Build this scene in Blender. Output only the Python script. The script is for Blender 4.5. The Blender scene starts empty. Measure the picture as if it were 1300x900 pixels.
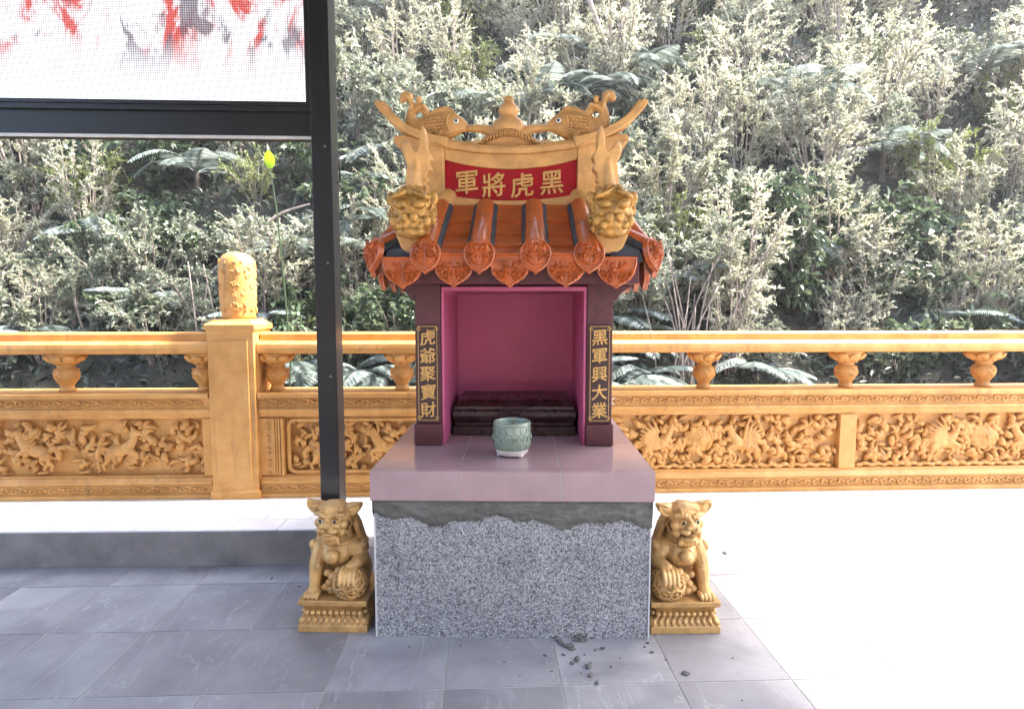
import bpy, bmesh, math, random
import numpy as np
from mathutils import Vector, Matrix, Euler, noise
rad = math.radians
sc = bpy.context.scene
COL = sc.collection

# ------------------------------------------------------------------ camera, sky, sun, exposure
YAW = rad(2.3)
PITCH = math.atan(60/740)
cam = bpy.data.cameras.new('camera'); camo = bpy.data.objects.new('camera', cam); COL.objects.link(camo)
camo.location = (0, 0, 1.3); camo.rotation_euler = (rad(90)-PITCH, 0, -YAW)
cam.sensor_width = 36; cam.lens = 36*740/1300; cam.clip_start = .05; cam.clip_end = 500
sc.camera = camo
SUN_EL, SUN_AZ = rad(56), rad(82)        # azimuth clockwise from +Y (the hillside)
wd = bpy.data.worlds.new('World'); sc.world = wd; wd.use_nodes = True
wn = wd.node_tree; bg = wn.nodes['Background']
sky = wn.nodes.new('ShaderNodeTexSky'); sky.sky_type = 'NISHITA'; sky.sun_disc = False
sky.sun_elevation = SUN_EL; sky.sun_rotation = SUN_AZ
sky.air_density = 1.0; sky.dust_density = 4.0; sky.ozone_density = 1.0
wn.links.new(sky.outputs[0], bg.inputs[0]); bg.inputs[1].default_value = .15
sl = bpy.data.lights.new('sun', 'SUN'); sl.energy = 3.8; sl.angle = rad(10); sl.color = (1, .95, .88)
slo = bpy.data.objects.new('sun', sl); COL.objects.link(slo)
sd = Vector((math.sin(SUN_AZ)*math.cos(SUN_EL), math.cos(SUN_AZ)*math.cos(SUN_EL), math.sin(SUN_EL)))
slo.rotation_euler = sd.to_track_quat('Z', 'Y').to_euler()
vs = sc.view_settings; vs.view_transform = 'Standard'; vs.look = 'None'; vs.exposure = 2.76; vs.gamma = 1; vs.use_curve_mapping = False
sc.render.engine = 'CYCLES'
cy = sc.cycles
cy.use_denoising = True; cy.max_bounces = 7; cy.diffuse_bounces = 4; cy.glossy_bounces = 3; cy.transmission_bounces = 3; cy.caustics_reflective = False; cy.caustics_refractive = False; cy.sample_clamp_indirect = 6; cy.volume_bounces = 0

rng = random.Random(7)
FW = Vector((math.sin(YAW), math.cos(YAW), 0)); RT = Vector((math.cos(YAW), -math.sin(YAW), 0))
def W(lat, d, z=0):
    v = FW*d + RT*lat; return (v.x, v.y, z)

# ------------------------------------------------------------------ helpers: materials
def nodes_of(name):
    m = bpy.data.materials.new(name); m.use_nodes = True
    nt = m.node_tree; return m, nt, nt.nodes['Principled BSDF']
def N(nt, t, **kw):
    n = nt.nodes.new(t)
    for k, v in kw.items():
        if k.startswith('i_'):
            n.inputs[k[2:].replace('_', ' ')].default_value = v
        else: setattr(n, k, v)
    return n
def L(nt, a, b): nt.links.new(a, b)
def ramp(nt, fac, stops, interp='LINEAR'):
    r = nt.nodes.new('ShaderNodeValToRGB'); r.color_ramp.interpolation = interp
    e = r.color_ramp.elements
    while len(e) < len(stops): e.new(.5)
    for i, (p, c) in enumerate(stops):
        e[i].position = p; e[i].color = (*c, 1) if len(c) == 3 else c
    L(nt, fac, r.inputs[0]); return r.outputs[0]
def mixc(nt, fac, a, b, mode='MIX'):
    m = nt.nodes.new('ShaderNodeMix'); m.data_type = 'RGBA'; m.blend_type = mode
    for s, v in ((0, fac), (6, a), (7, b)):
        if hasattr(v, 'is_linked') or isinstance(v, bpy.types.NodeSocket): L(nt, v, m.inputs[s])
        elif s == 0: m.inputs[0].default_value = v
        else: m.inputs[s].default_value = (*v, 1)
    return m.outputs[2]
def coords(nt, world=True):
    if world:
        return nt.nodes.new('ShaderNodeNewGeometry').outputs['Position']
    return nt.nodes.new('ShaderNodeTexCoord').outputs['Object']
def noise_t(nt, vec, scale, detail=4, rough=.55, dist=0):
    n = N(nt, 'ShaderNodeTexNoise'); n.inputs['Scale'].default_value = scale; n.inputs['Detail'].default_value = detail
    n.inputs['Roughness'].default_value = rough; n.inputs['Distortion'].default_value = dist; L(nt, vec, n.inputs['Vector']); return n.outputs[0]
def bump(nt, bs, h, strength, dist=.01):
    b = nt.nodes.new('ShaderNodeBump'); b.inputs['Strength'].default_value = strength; b.inputs['Distance'].default_value = dist
    L(nt, h, b.inputs['Height']); L(nt, b.outputs[0], bs.inputs['Normal'])
def pm(name, col, rough=.5, metal=0, var=.15, vs_=6, bs_=70, bst=.15, spec=.5, coat=0, rvar=.1, world=True, dark=None, bdist=.004):
    m, nt, b = nodes_of(name); v = coords(nt, world)
    n1 = noise_t(nt, v, vs_, 6, .65); n2 = noise_t(nt, v, bs_, 4, .6)
    lo = dark or tuple(c*(1-var*2.2) for c in col); hi = tuple(min(1, c*(1+var)) for c in col)
    c = ramp(nt, n1, [(.3, lo), (.68, hi)])
    L(nt, c, b.inputs['Base Color'])
    r = N(nt, 'ShaderNodeMapRange'); L(nt, n1, r.inputs[0]); r.inputs[3].default_value = rough-rvar; r.inputs[4].default_value = rough+rvar
    L(nt, r.outputs[0], b.inputs['Roughness'])
    b.inputs['Metallic'].default_value = metal; b.inputs['Specular IOR Level'].default_value = spec; b.inputs['Coat Weight'].default_value = coat
    if bst: bump(nt, b, n2, bst, bdist)
    return m

M = {}
GOLD = (.54, .275, .072)
M['gold'] = pm('gold_paint', (.62, .33, .11), .45, .08, .15, 11, 90, .25, .5)
M['gold_rail'] = pm('ochre_gold_paint', (.61, .315, .088), .45, .03, .16, 7, 60, .3, .5)
M['gold_lion'] = pm('bronze_gold_paint', (.62, .36, .13), .38, .18, .18, 18, 120, .25, .5)
M['gold_head'] = pm('worn_gold_paint', (.50, .26, .06), .36, .3, .3, 30, 110, .3, .5)
M['gold_text'] = pm('gold_leaf_lettering', (.62, .36, .11), .42, .25, .12, 60, 200, .15)
M['tile'] = pm('orange_glazed_tile', (.46, .102, .020), .38, 0, .16, 14, 90, .22, .5, .25)
M['cement'] = pm('slate_grey_cement', (.05, .056, .07), .8, 0, .25, 14, 110, .5)
M['maroon'] = pm('maroon_granite_paint', (.088, .018, .024), .5, 0, .18, 30, 160, .15)
M['plaque'] = pm('dark_maroon_plaque', (.035, .010, .013), .4, 0, .12, 30, 160, .05)
M['red'] = pm('red_plaque_paint', (.34, .004, .010), .55, 0, .12, 14, 120, .1, .25)
M['purple'] = pm('magenta_wall_paint', (.48, .095, .195), .55, 0, .05, 5, 90, .08)
M['wood'] = pm('dark_red_lacquered_wood', (.035, .012, .013), .28, 0, .25, 20, 100, .08)
M['pink'] = pm('dusty_pink_tile', (.37, .252, .258), .14, 0, .06, 5, 160, .03, .5, rvar=.06)
M['grout'] = pm('pale_grout', (.50, .49, .47), .9, 0, .1, 40, 160, .3)
M['trim'] = pm('white_corner_trim', (.58, .58, .58), .5, 0, .06)
M['steel'] = pm('black_painted_steel', (.006, .006, .008), .42, .0, .3, 5, 150, .06)
M['step_tile'] = pm('white_step_tile', (.80, .79, .78), .2, 0, .06, 7, 120, .08)
M['step_body'] = pm('grey_step_render', (.22, .205, .20), .75, 0, .15, 6, 90, .3)
M['eye_white'] = pm('white_eye_paint', (.8, .8, .8), .25, 0, .02, 6, 50, 0)
M['pupil'] = pm('dark_pupil_paint', (.01, .01, .02), .2, 0, .02, 6, 50, 0)
M['iris'] = pm('blue_grey_iris_paint', (.08, .10, .18), .25, 0, .02, 6, 50, 0)
M['glaze'] = pm('celadon_glaze', (.19, .245, .19), .2, 0, .10, 20, 110, .15, .5, .3)
M['bisque'] = pm('white_bisque', (.72, .68, .64), .6, 0, .08, 30, 120, .1)
M['ash'] = pm('incense_ash', (.42, .37, .33), .9, 0, .2, 60, 200, .5)
M['stick'] = pm('red_incense_stick', (.2, .03, .03), .8, 0, .1)
M['crumb'] = pm('mortar_crumb', (.17, .165, .155), .9, 0, .35, 60, 200, .5)
M['bark'] = pm('pale_bark', (.34, .27, .23), .85, 0, .3, 12, 60, .5)
M['bark_dark'] = pm('brown_bark', (.12, .09, .07), .9, 0, .3, 12, 60, .5)
M['hall'] = pm('added_hall_wall', (.34, .29, .23), .7, 0, .15)
M['canopy'] = pm('shade_canopy_sheet', (.16, .16, .165), .7, 0, .05)
def mat_veil():
    m = bpy.data.materials.new('lens_veil'); m.use_nodes = True; nt = m.node_tree; nt.nodes.remove(nt.nodes['Principled BSDF'])
    v = N(nt, 'ShaderNodeVolumePrincipled'); v.inputs['Color'].default_value = (.95, .96, 1, 1); v.inputs['Density'].default_value = .0018; v.inputs['Anisotropy'].default_value = .2
    L(nt, v.outputs[0], nt.nodes['Material Output'].inputs['Volume']); return m
M['veil'] = mat_veil()
M['ribbon'] = pm('white_ribbon', (.8, .8, .8), .6, 0, .03)

def mat_rail():
    m, nt, b = nodes_of('weathered_ochre_gold_paint'); v = coords(nt)
    n1 = noise_t(nt, v, 6, 6, .65); fine = noise_t(nt, v, 55, 5, .65)
    c = ramp(nt, n1, [(.28, (.47, .215, .048)), (.5, (.60, .30, .080)), (.72, (.68, .375, .125))])
    mp = N(nt, 'ShaderNodeMapping'); L(nt, v, mp.inputs[0]); mp.inputs['Scale'].default_value = (26, 26, 2.2)
    st = noise_t(nt, mp.outputs[0], 1, 4, .6); big = noise_t(nt, v, 2.3, 3, .5)
    k = N(nt, 'ShaderNodeMath', operation='MULTIPLY'); L(nt, ramp(nt, st, [(.52, (0, 0, 0)), (.72, (.7, .7, .7))]), k.inputs[0]); L(nt, ramp(nt, big, [(.42, (0, 0, 0)), (.62, (1, 1, 1))]), k.inputs[1])
    c = mixc(nt, k.outputs[0], c, (.26, .135, .05))
    sp = ramp(nt, fine, [(.66, (0, 0, 0)), (.72, (.55, .55, .55))])
    c = mixc(nt, sp, c, (.70, .52, .30))
    L(nt, c, b.inputs['Base Color'])
    r = N(nt, 'ShaderNodeMapRange'); L(nt, n1, r.inputs[0]); r.inputs[3].default_value = .38; r.inputs[4].default_value = .62; L(nt, r.outputs[0], b.inputs['Roughness'])
    bump(nt, b, fine, .3, .004); return m
M['gold_rail'] = mat_rail()

def mat_mortar():
    m, nt, b = nodes_of('wet_grey_mortar'); v = coords(nt)
    mp = N(nt, 'ShaderNodeMapping'); L(nt, v, mp.inputs[0]); mp.inputs['Scale'].default_value = (.45, .45, 1.6)
    n = noise_t(nt, mp.outputs[0], 20, 6, .7, .6); n2 = noise_t(nt, v, 120, 4, .6)
    L(nt, ramp(nt, n, [(.3, (.075, .07, .06)), (.55, (.13, .123, .108)), (.78, (.22, .21, .19))]), b.inputs['Base Color'])
    b.inputs['Roughness'].default_value = .75
    a = N(nt, 'ShaderNodeMath', operation='MULTIPLY_ADD'); L(nt, n2, a.inputs[0]); a.inputs[1].default_value = .35; L(nt, n, a.inputs[2])
    bump(nt, b, a.outputs[0], .8, .012); return m
M['mortar'] = mat_mortar()

def mat_pebble():
    m, nt, b = nodes_of('washed_pebble_dash'); v = coords(nt, False)
    vo = N(nt, 'ShaderNodeTexVoronoi'); vo.inputs['Scale'].default_value = 185; vo.inputs['Randomness'].default_value = 1; L(nt, v, vo.inputs['Vector'])
    sep = N(nt, 'ShaderNodeSeparateColor'); L(nt, vo.outputs['Color'], sep.inputs[0])
    chips = ramp(nt, sep.outputs[0], [(.0, (.09, .09, .095)), (.12, (.22, .22, .23)), (.3, (.34, .34, .35)), (.65, (.43, .43, .44)), (.9, (.52, .52, .53)), (1, (.66, .66, .67))])
    gap = ramp(nt, vo.outputs['Distance'], [(.5, (1, 1, 1)), (.8, (.45, .45, .47))])
    big = noise_t(nt, v, 5, 5, .6)
    tone = ramp(nt, big, [(.3, (.72, .72, .74)), (.5, (.9, .9, .9)), (.7, (1.0, 1.0, 1.0))])
    c = mixc(nt, 1, mixc(nt, 1, chips, gap, 'MULTIPLY'), tone, 'MULTIPLY')
    L(nt, c, b.inputs['Base Color']); b.inputs['Roughness'].default_value = .62
    inv = N(nt, 'ShaderNodeMath', operation='MULTIPLY_ADD'); L(nt, vo.outputs['Distance'], inv.inputs[0]); inv.inputs[1].default_value = -1; L(nt, sep.outputs[1], inv.inputs[2])
    bump(nt, b, inv.outputs[0], .9, .004); return m
M['pebble'] = mat_pebble()

def mat_slate():
    m, nt, b = nodes_of('grey_slate_tile'); v = coords(nt)
    oi = N(nt, 'ShaderNodeObjectInfo')
    off = N(nt, 'ShaderNodeVectorMath', operation='SCALE'); L(nt, oi.outputs['Random'], off.inputs['Scale']); off.inputs[0].default_value = (13, 7, 5)
    ad = N(nt, 'ShaderNodeVectorMath', operation='ADD'); L(nt, v, ad.inputs[0]); L(nt, off.outputs[0], ad.inputs[1])
    big = noise_t(nt, ad.outputs[0], 3.5, 6, .62, .4); fine = noise_t(nt, v, 60, 5, .65); cloud = noise_t(nt, v, 1.6, 4, .6)
    base = ramp(nt, big, [(.28, (.175, .173, .188)), (.5, (.26, .257, .273)), (.75, (.36, .356, .37))])
    # pale veins that run roughly along the depth of the hall
    mp = N(nt, 'ShaderNodeMapping'); L(nt, ad.outputs[0], mp.inputs[0]); mp.inputs['Scale'].default_value = (5.5, 1.3, 1); mp.inputs['Rotation'].default_value = (0, 0, .35)
    vn = noise_t(nt, mp.outputs[0], 1.0, 3, .5, .5)
    vein = ramp(nt, vn, [(.490, (0, 0, 0)), (.5, (1, 1, 1)), (.510, (0, 0, 0))])
    vm = N(nt, 'ShaderNodeMath', operation='MULTIPLY'); L(nt, vein, vm.inputs[0]); L(nt, ramp(nt, fine, [(.38, (0, 0, 0)), (.62, (.6, .6, .6))]), vm.inputs[1])
    c = mixc(nt, vm.outputs[0], base, (.50, .49, .50))
    dust = ramp(nt, cloud, [(.45, (0, 0, 0)), (.75, (.45, .45, .45))])
    c = mixc(nt, dust, c, (.34, .335, .345))
    rb = ramp(nt, oi.outputs['Random'], [(0, (.82, .82, .82)), (1, (1.12, 1.12, 1.12))])
    c = mixc(nt, 1, c, rb, 'MULTIPLY')
    L(nt, c, b.inputs['Base Color'])
    r = N(nt, 'ShaderNodeMapRange'); L(nt, fine, r.inputs[0]); r.inputs[3].default_value = .26; r.inputs[4].default_value = .5; L(nt, r.outputs[0], b.inputs['Roughness'])
    hh = N(nt, 'ShaderNodeMath', operation='MULTIPLY_ADD'); L(nt, fine, hh.inputs[0]); hh.inputs[1].default_value = .3; L(nt, big, hh.inputs[2])
    bump(nt, b, hh.outputs[0], .35, .01); return m
M['slate'] = mat_slate()

def mat_leaf(name, dark, mid, pale, trans=.25, rough=.42, spec=.5):
    m, nt, b = nodes_of(name)
    g = nt.nodes.new('ShaderNodeNewGeometry'); oi = N(nt, 'ShaderNodeObjectInfo')
    f = N(nt, 'ShaderNodeMath', operation='MULTIPLY_ADD'); L(nt, g.outputs['Random Per Island'], f.inputs[0]); f.inputs[1].default_value = .75
    s = N(nt, 'ShaderNodeMath', operation='MULTIPLY'); L(nt, oi.outputs['Random'], s.inputs[0]); s.inputs[1].default_value = .25; L(nt, s.outputs[0], f.inputs[2])
    c = ramp(nt, f.outputs[0], [(.0, dark), (.5, mid), (1, pale)])
    L(nt, c, b.inputs['Base Color']); b.inputs['Roughness'].default_value = rough; b.inputs['Specular IOR Level'].default_value = spec
    tr = N(nt, 'ShaderNodeBsdfTranslucent'); L(nt, c, tr.inputs[0])
    mx = N(nt, 'ShaderNodeMixShader'); mx.inputs[0].default_value = trans
    L(nt, b.outputs[0], mx.inputs[1]); L(nt, tr.outputs[0], mx.inputs[2]); L(nt, mx.outputs[0], nt.nodes['Material Output'].inputs[0])
    return m
M['leaf_pale'] = mat_leaf('dusty_pale_leaf', (.18, .19, .11), (.46, .46, .33), (.80, .78, .66), .35)
M['leaf_green'] = mat_leaf('glossy_green_leaf', (.03, .055, .025), (.08, .12, .06), (.18, .21, .13), .3, .3)
M['leaf_grey'] = mat_leaf('grey_green_leaf', (.085, .11, .07), (.21, .24, .165), (.46, .47, .38), .35)
M['leaf_yellow'] = mat_leaf('yellow_green_leaf', (.07, .10, .02), (.17, .21, .06), (.33, .36, .15))
M['fern'] = mat_leaf('silvery_fern_leaf', (.08, .11, .095), (.24, .29, .26), (.54, .58, .55), .25, .3, .6)
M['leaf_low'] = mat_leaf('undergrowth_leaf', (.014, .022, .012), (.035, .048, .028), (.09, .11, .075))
M['lime'] = mat_leaf('bright_lime_leaf', (.30, .50, .02), (.35, .55, .02), (.40, .6, .03), .5)
M['soil'] = pm('leaf_litter_soil', (.05, .045, .032), .95, 0, .4, 3, 20, .8, bdist=.08)

def mat_screen():
    # the picture on the LED wall: white with red shapes, broken up into rows of diodes
    m, nt, b = nodes_of('led_screen_picture'); v = coords(nt, False)
    sp = N(nt, 'ShaderNodeSeparateXYZ'); L(nt, v, sp.inputs[0])
    # a bright picture: white ground, drifting red and dark shapes towards the top
    K, Wt = (0, 0, 0), (1, 1, 1)
    mp = N(nt, 'ShaderNodeMapping'); L(nt, v, mp.inputs[0]); mp.inputs['Rotation'].default_value = (0, rad(38), 0); mp.inputs['Scale'].default_value = (1.7, 1, .8); mp.inputs['Location'].default_value = (.33, 0, .2)
    na = noise_t(nt, mp.outputs[0], 3.4, 6, .62, .7); nb_ = noise_t(nt, mp.outputs[0], 2.6, 5, .6, .9)
    c = mixc(nt, ramp(nt, na, [(.50, K), (.60, Wt)]), (.95, .95, 1), (.60, .10, .09))
    c = mixc(nt, ramp(nt, nb_, [(.53, K), (.60, (.85, .85, .85))]), c, (.13, .10, .13))
    c = mixc(nt, ramp(nt, na, [(.30, Wt), (.40, K)]), c, (.75, .48, .42))
    z1 = ramp(nt, sp.outputs[2], [(.12, K), (.36, Wt), (.80, Wt), (1, K)])
    c = mixc(nt, z1, (.93, .95, 1), c)
    # diode grid, 12 mm pitch
    grid = []
    for k in (0, 2):
        a = N(nt, 'ShaderNodeMath', operation='MULTIPLY'); L(nt, sp.outputs[k], a.inputs[0]); a.inputs[1].default_value = 2*math.pi/.0125
        s = N(nt, 'ShaderNodeMath', operation='SINE'); L(nt, a.outputs[0], s.inputs[0])
        r = N(nt, 'ShaderNodeMapRange'); L(nt, s.outputs[0], r.inputs[0]); r.inputs[1].default_value = -1; r.inputs[2].default_value = .2; r.inputs[3].default_value = .25
        grid.append(r.outputs[0])
    g = N(nt, 'ShaderNodeMath', operation='MULTIPLY'); L(nt, grid[0], g.inputs[0]); L(nt, grid[1], g.inputs[1])
    st = N(nt, 'ShaderNodeMath', operation='MULTIPLY'); L(nt, g.outputs[0], st.inputs[0]); st.inputs[1].default_value = .40
    b.inputs['Base Color'].default_value = (.02, .02, .02, 1); b.inputs['Roughness'].default_value = .5
    L(nt, c, b.inputs['Emission Color']); L(nt, st.outputs[0], b.inputs['Emission Strength']); return m
M['screen'] = mat_screen()

# ------------------------------------------------------------------ helpers: objects
def tag(o, label=None, cat=None, group=None, kind=None):
    if label: o['label'] = label
    if cat: o['category'] = cat
    if group: o['group'] = group
    if kind: o['kind'] = kind
    return o
def empty(name, loc=(0, 0, 0), rz=0):
    o = bpy.data.objects.new(name, None); COL.objects.link(o); o.location = loc; o.rotation_euler = (0, 0, rz); o.empty_display_size = .1; return o
def mobj(name, me, parent=None, mat=None, loc=(0, 0, 0), rot=(0, 0, 0)):
    o = bpy.data.objects.new(name, me); COL.objects.link(o)
    if mat is not None and not me.materials: me.materials.append(M[mat])
    o.parent = parent; o.location = loc; o.rotation_euler = rot; return o
def copy_tree(o, parent=None):
    c = o.copy(); COL.objects.link(c); c.parent = parent
    for ch in o.children: copy_tree(ch, c)
    return c

ICO = {}
def ico(sub):
    if sub not in ICO:
        bm = bmesh.new(); bmesh.ops.create_icosphere(bm, subdivisions=sub, radius=1); bm.verts.ensure_lookup_table()
        ICO[sub] = ([v.co.copy() for v in bm.verts], [[v.index for v in f.verts] for f in bm.faces]); bm.free()
    return ICO[sub]
def frame(d):
    d = Vector(d).normalized(); up = Vector((0, 0, 1)) if abs(d.z) < .9 else Vector((1, 0, 0))
    a = d.cross(up).normalized(); b = a.cross(d).normalized(); return d, a, b

class MB:
    def __init__(s): s.v = []; s.f = []
    def add(s, vs, fs):
        n = len(s.v); s.v += [tuple(p) for p in vs]; s.f += [[i+n for i in f] for f in fs]; return s
    def box(s, x0, x1, y0, y1, z0, z1):
        return s.add([(x0, y0, z0), (x1, y0, z0), (x1, y1, z0), (x0, y1, z0), (x0, y0, z1), (x1, y0, z1), (x1, y1, z1), (x0, y1, z1)],
                     [(3, 2, 1, 0), (4, 5, 6, 7), (0, 1, 5, 4), (1, 2, 6, 5), (2, 3, 7, 6), (3, 0, 4, 7)])
    def ell(s, c, r, rot=None, sub=2):
        vs, fs = ico(sub); r = (r, r, r) if not hasattr(r, '__len__') else r
        R = Euler(rot).to_matrix() if rot else None; c = Vector(c); out = []
        for p in vs:
            q = Vector((p.x*r[0], p.y*r[1], p.z*r[2]))
            out.append(c + (R @ q if R else q))
        return s.add(out, fs)
    def tube(s, pts, rads, n=8, cap=True, flat=1, closed=False):
        pts = [Vector(p) for p in pts]; rads = rads if hasattr(rads, '__len__') else [rads]*len(pts)
        base = len(s.v); k = len(pts); pa = None
        for i, p in enumerate(pts):
            a = pts[max(0, i-1)]; b = pts[min(k-1, i+1)]
            if closed: a = pts[i-1]; b = pts[(i+1) % k]
            d, u, w = frame(b-a)
            if pa is not None:
                u = (pa - d*pa.dot(d))
                u = u.normalized() if u.length > 1e-6 else frame(d)[1]
                w = u.cross(d).normalized()
            pa = u
            for j in range(n):
                t = 2*math.pi*j/n; s.v.append(tuple(p + (u*math.cos(t) + w*math.sin(t)*flat)*rads[i]))
        m = k if closed else k-1
        for i in range(m):
            for j in range(n):
                i2 = (i+1) % k
                s.f.append([base+i*n+j, base+i2*n+j, base+i2*n+(j+1) % n, base+i*n+(j+1) % n])
        if cap and not closed:
            s.f.append([base+j for j in range(n)][::1]); s.f.append([base+(k-1)*n+j for j in range(n)][::-1])
        return s
    def lathe(s, prof, n=24, c=(0, 0, 0)):
        base = len(s.v)
        for (r, z) in prof:
            for j in range(n):
                t = 2*math.pi*j/n; s.v.append((c[0]+r*math.cos(t), c[1]+r*math.sin(t), c[2]+z))
        for i in range(len(prof)-1):
            for j in range(n):
                s.f.append([base+i*n+j, base+i*n+(j+1) % n, base+(i+1)*n+(j+1) % n, base+(i+1)*n+j])
        s.f.append([base+j for j in range(n)][::-1]); s.f.append([base+(len(prof)-1)*n+j for j in range(n)])
        return s
    def prism(s, outline, y0, y1):      # outline (x, z) counter-clockwise seen from -y
        n = len(outline); vs = [(x, y0, z) for x, z in outline]+[(x, y1, z) for x, z in outline]
        return s.add(vs, [list(range(n)), list(range(2*n-1, n-1, -1))]+[[i, n+i, n+(i+1) % n, (i+1) % n] for i in range(n)])
    def prismx(s, outline, x0, x1):     # outline (y, z), extruded along x
        n = len(outline); vs = [(x0, y, z) for y, z in outline]+[(x1, y, z) for y, z in outline]
        return s.add(vs, [list(range(n)), list(range(2*n-1, n-1, -1))]+[[i, n+i, n+(i+1) % n, (i+1) % n] for i in range(n)])
    def strip(s, secs):                 # closed cross-sections (same count), swept and capped
        n = len(secs[0]); base = len(s.v)
        for q in secs: s.v += [tuple(p) for p in q]
        for i in range(len(secs)-1):
            for j in range(n): s.f.append([base+i*n+j, base+i*n+(j+1) % n, base+(i+1)*n+(j+1) % n, base+(i+1)*n+j])
        s.f.append([base+j for j in range(n)][::-1]); s.f.append([base+(len(secs)-1)*n+j for j in range(n)]); return s
    def xf(s, start, Mx):
        for i in range(start, len(s.v)): s.v[i] = tuple(Mx @ Vector(s.v[i]))
        return s
    def mesh(s, name, smooth=False, fix=True):
        me = bpy.data.meshes.new(name); me.from_pydata(s.v, [], s.f); me.update()
        if fix:
            bm = bmesh.new(); bm.from_mesh(me); bmesh.ops.recalc_face_normals(bm, faces=bm.faces[:]); bm.to_mesh(me); bm.free()
        if smooth: me.polygons.foreach_set('use_smooth', [True]*len(me.polygons))
        return me
    def build(s, name, mat, parent=None, smooth=False, bevel=0, seg=2, loc=(0, 0, 0), rot=(0, 0, 0), auto=None):
        me = s.mesh(name, smooth or bool(auto)); o = mobj(name, me, parent, mat, loc, rot)
        if auto: me.set_sharp_from_angle(angle=rad(auto))
        if bevel:
            b = o.modifiers.new('bevel', 'BEVEL'); b.width = bevel; b.segments = seg; b.limit_method = 'ANGLE'; b.angle_limit = rad(35)
        return o
    def sculpt(s, name, mat, parent=None, voxel=.004, it=2, fac=.5, loc=(0, 0, 0)):
        me = s.mesh('tmp'); o = bpy.data.objects.new('tmp', me); COL.objects.link(o)
        r = o.modifiers.new('r', 'REMESH'); r.mode = 'VOXEL'; r.voxel_size = voxel; r.use_smooth_shade = True
        if it:
            q = o.modifiers.new('s', 'SMOOTH'); q.iterations = it; q.factor = fac
        dg = bpy.context.evaluated_depsgraph_get(); nm = bpy.data.meshes.new_from_object(o.evaluated_get(dg)); nm.name = name
        bpy.data.objects.remove(o); bpy.data.meshes.remove(me); nm.materials.clear()
        nm.polygons.foreach_set('use_smooth', [True]*len(nm.polygons))
        return mobj(name, nm, parent, mat, loc)

def arc(c, r, a0, a1, n, plane='xz', y=0):
    out = []
    for i in range(n+1):
        t = rad(a0+(a1-a0)*i/n)
        out.append((c[0]+r*math.cos(t), y, c[1]+r*math.sin(t)) if plane == 'xz' else (c[0]+r*math.cos(t), c[1]+r*math.sin(t), y))
    return out
def spline(pts, n=6):
    P = [Vector(p) for p in pts]; out = []
    for i in range(len(P)-1):
        p0 = P[max(0, i-1)]; p1 = P[i]; p2 = P[i+1]; p3 = P[min(len(P)-1, i+2)]
        for k in range(n):
            t = k/n; out.append(.5*((2*p1)+(p2-p0)*t+(2*p0-5*p1+4*p2-p3)*t*t+(3*p1-p0-3*p2+p3)*t**3))
    out.append(P[-1]); return out
def lerp(a, b, t): return a+(b-a)*t
def radii(rs, n): # spread a short radius list over n points
    out = []
    for i in range(n):
        t = i/(n-1)*(len(rs)-1); k = min(int(t), len(rs)-2); out.append(lerp(rs[k], rs[k+1], t-k))
    return out
def limb(mb, pts, rs, n=6, seg=10):
    p = spline(pts, n); r = radii(rs, len(p)); mb.tube(p, r, seg); mb.ell(p[0], r[0]); mb.ell(p[-1], r[-1]); return mb

GLY = {}
def glyph(ch, size, ext=.003, off=.012):
    k = (ch, size)
    if k in GLY: return GLY[k]
    cu = bpy.data.curves.new('t', 'FONT'); cu.body = ch; cu.size = size; cu.extrude = ext; cu.bevel_depth = off*size; cu.bevel_resolution = 1; cu.align_x = 'CENTER'; cu.align_y = 'CENTER'; cu.resolution_u = 3
    o = bpy.data.objects.new('t', cu); COL.objects.link(o)
    dg = bpy.context.evaluated_depsgraph_get(); me = bpy.data.meshes.new_from_object(o.evaluated_get(dg)); me.name = 'character'
    bpy.data.objects.remove(o); me.materials.clear()
    if me.vertices:   # centre the ink on the origin
        c = np.empty(len(me.vertices)*3); me.vertices.foreach_get('co', c); c = c.reshape(-1, 3)
        mid = (c.max(0)+c.min(0))/2; c -= mid
        x, y = c[:, 0].copy(), c[:, 1].copy()
        # brush-like slant: right ends of strokes rise a little
        c[:, 1] = y + x*.10
        me.vertices.foreach_set('co', c.ravel()); me.update()
    GLY[k] = me; return me

# ------------------------------------------------------------------ the setting: floor, hillside
fl = MB().box(-7, 7, -4, 4.32, -.25, 0).build('floor', 'grout'); tag(fl, kind='structure')
TS = .4035
tile_me = []
for k in range(4):
    q = MB().box(-TS/2+.0028, TS/2-.0028, -.2+.0028, .2-.0028, .0002, .0022)
    me = q.mesh('slate_tile'); me.materials.append(M['slate']); tile_me.append(me)
for i in range(-11, 12):
    for j in range(-3, 6):
        x0 = -.156+TS*i; y0 = 1.90+.4*j
        if y0+.4 > 4.15: continue
        o = mobj('tile', tile_me[(i*3+j) % 4], fl, None, (x0+TS/2, y0+.2, rng.uniform(-.0001, .0003)), (rng.uniform(-.0008, .0008), rng.uniform(-.0008, .0008), 0))

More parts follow.
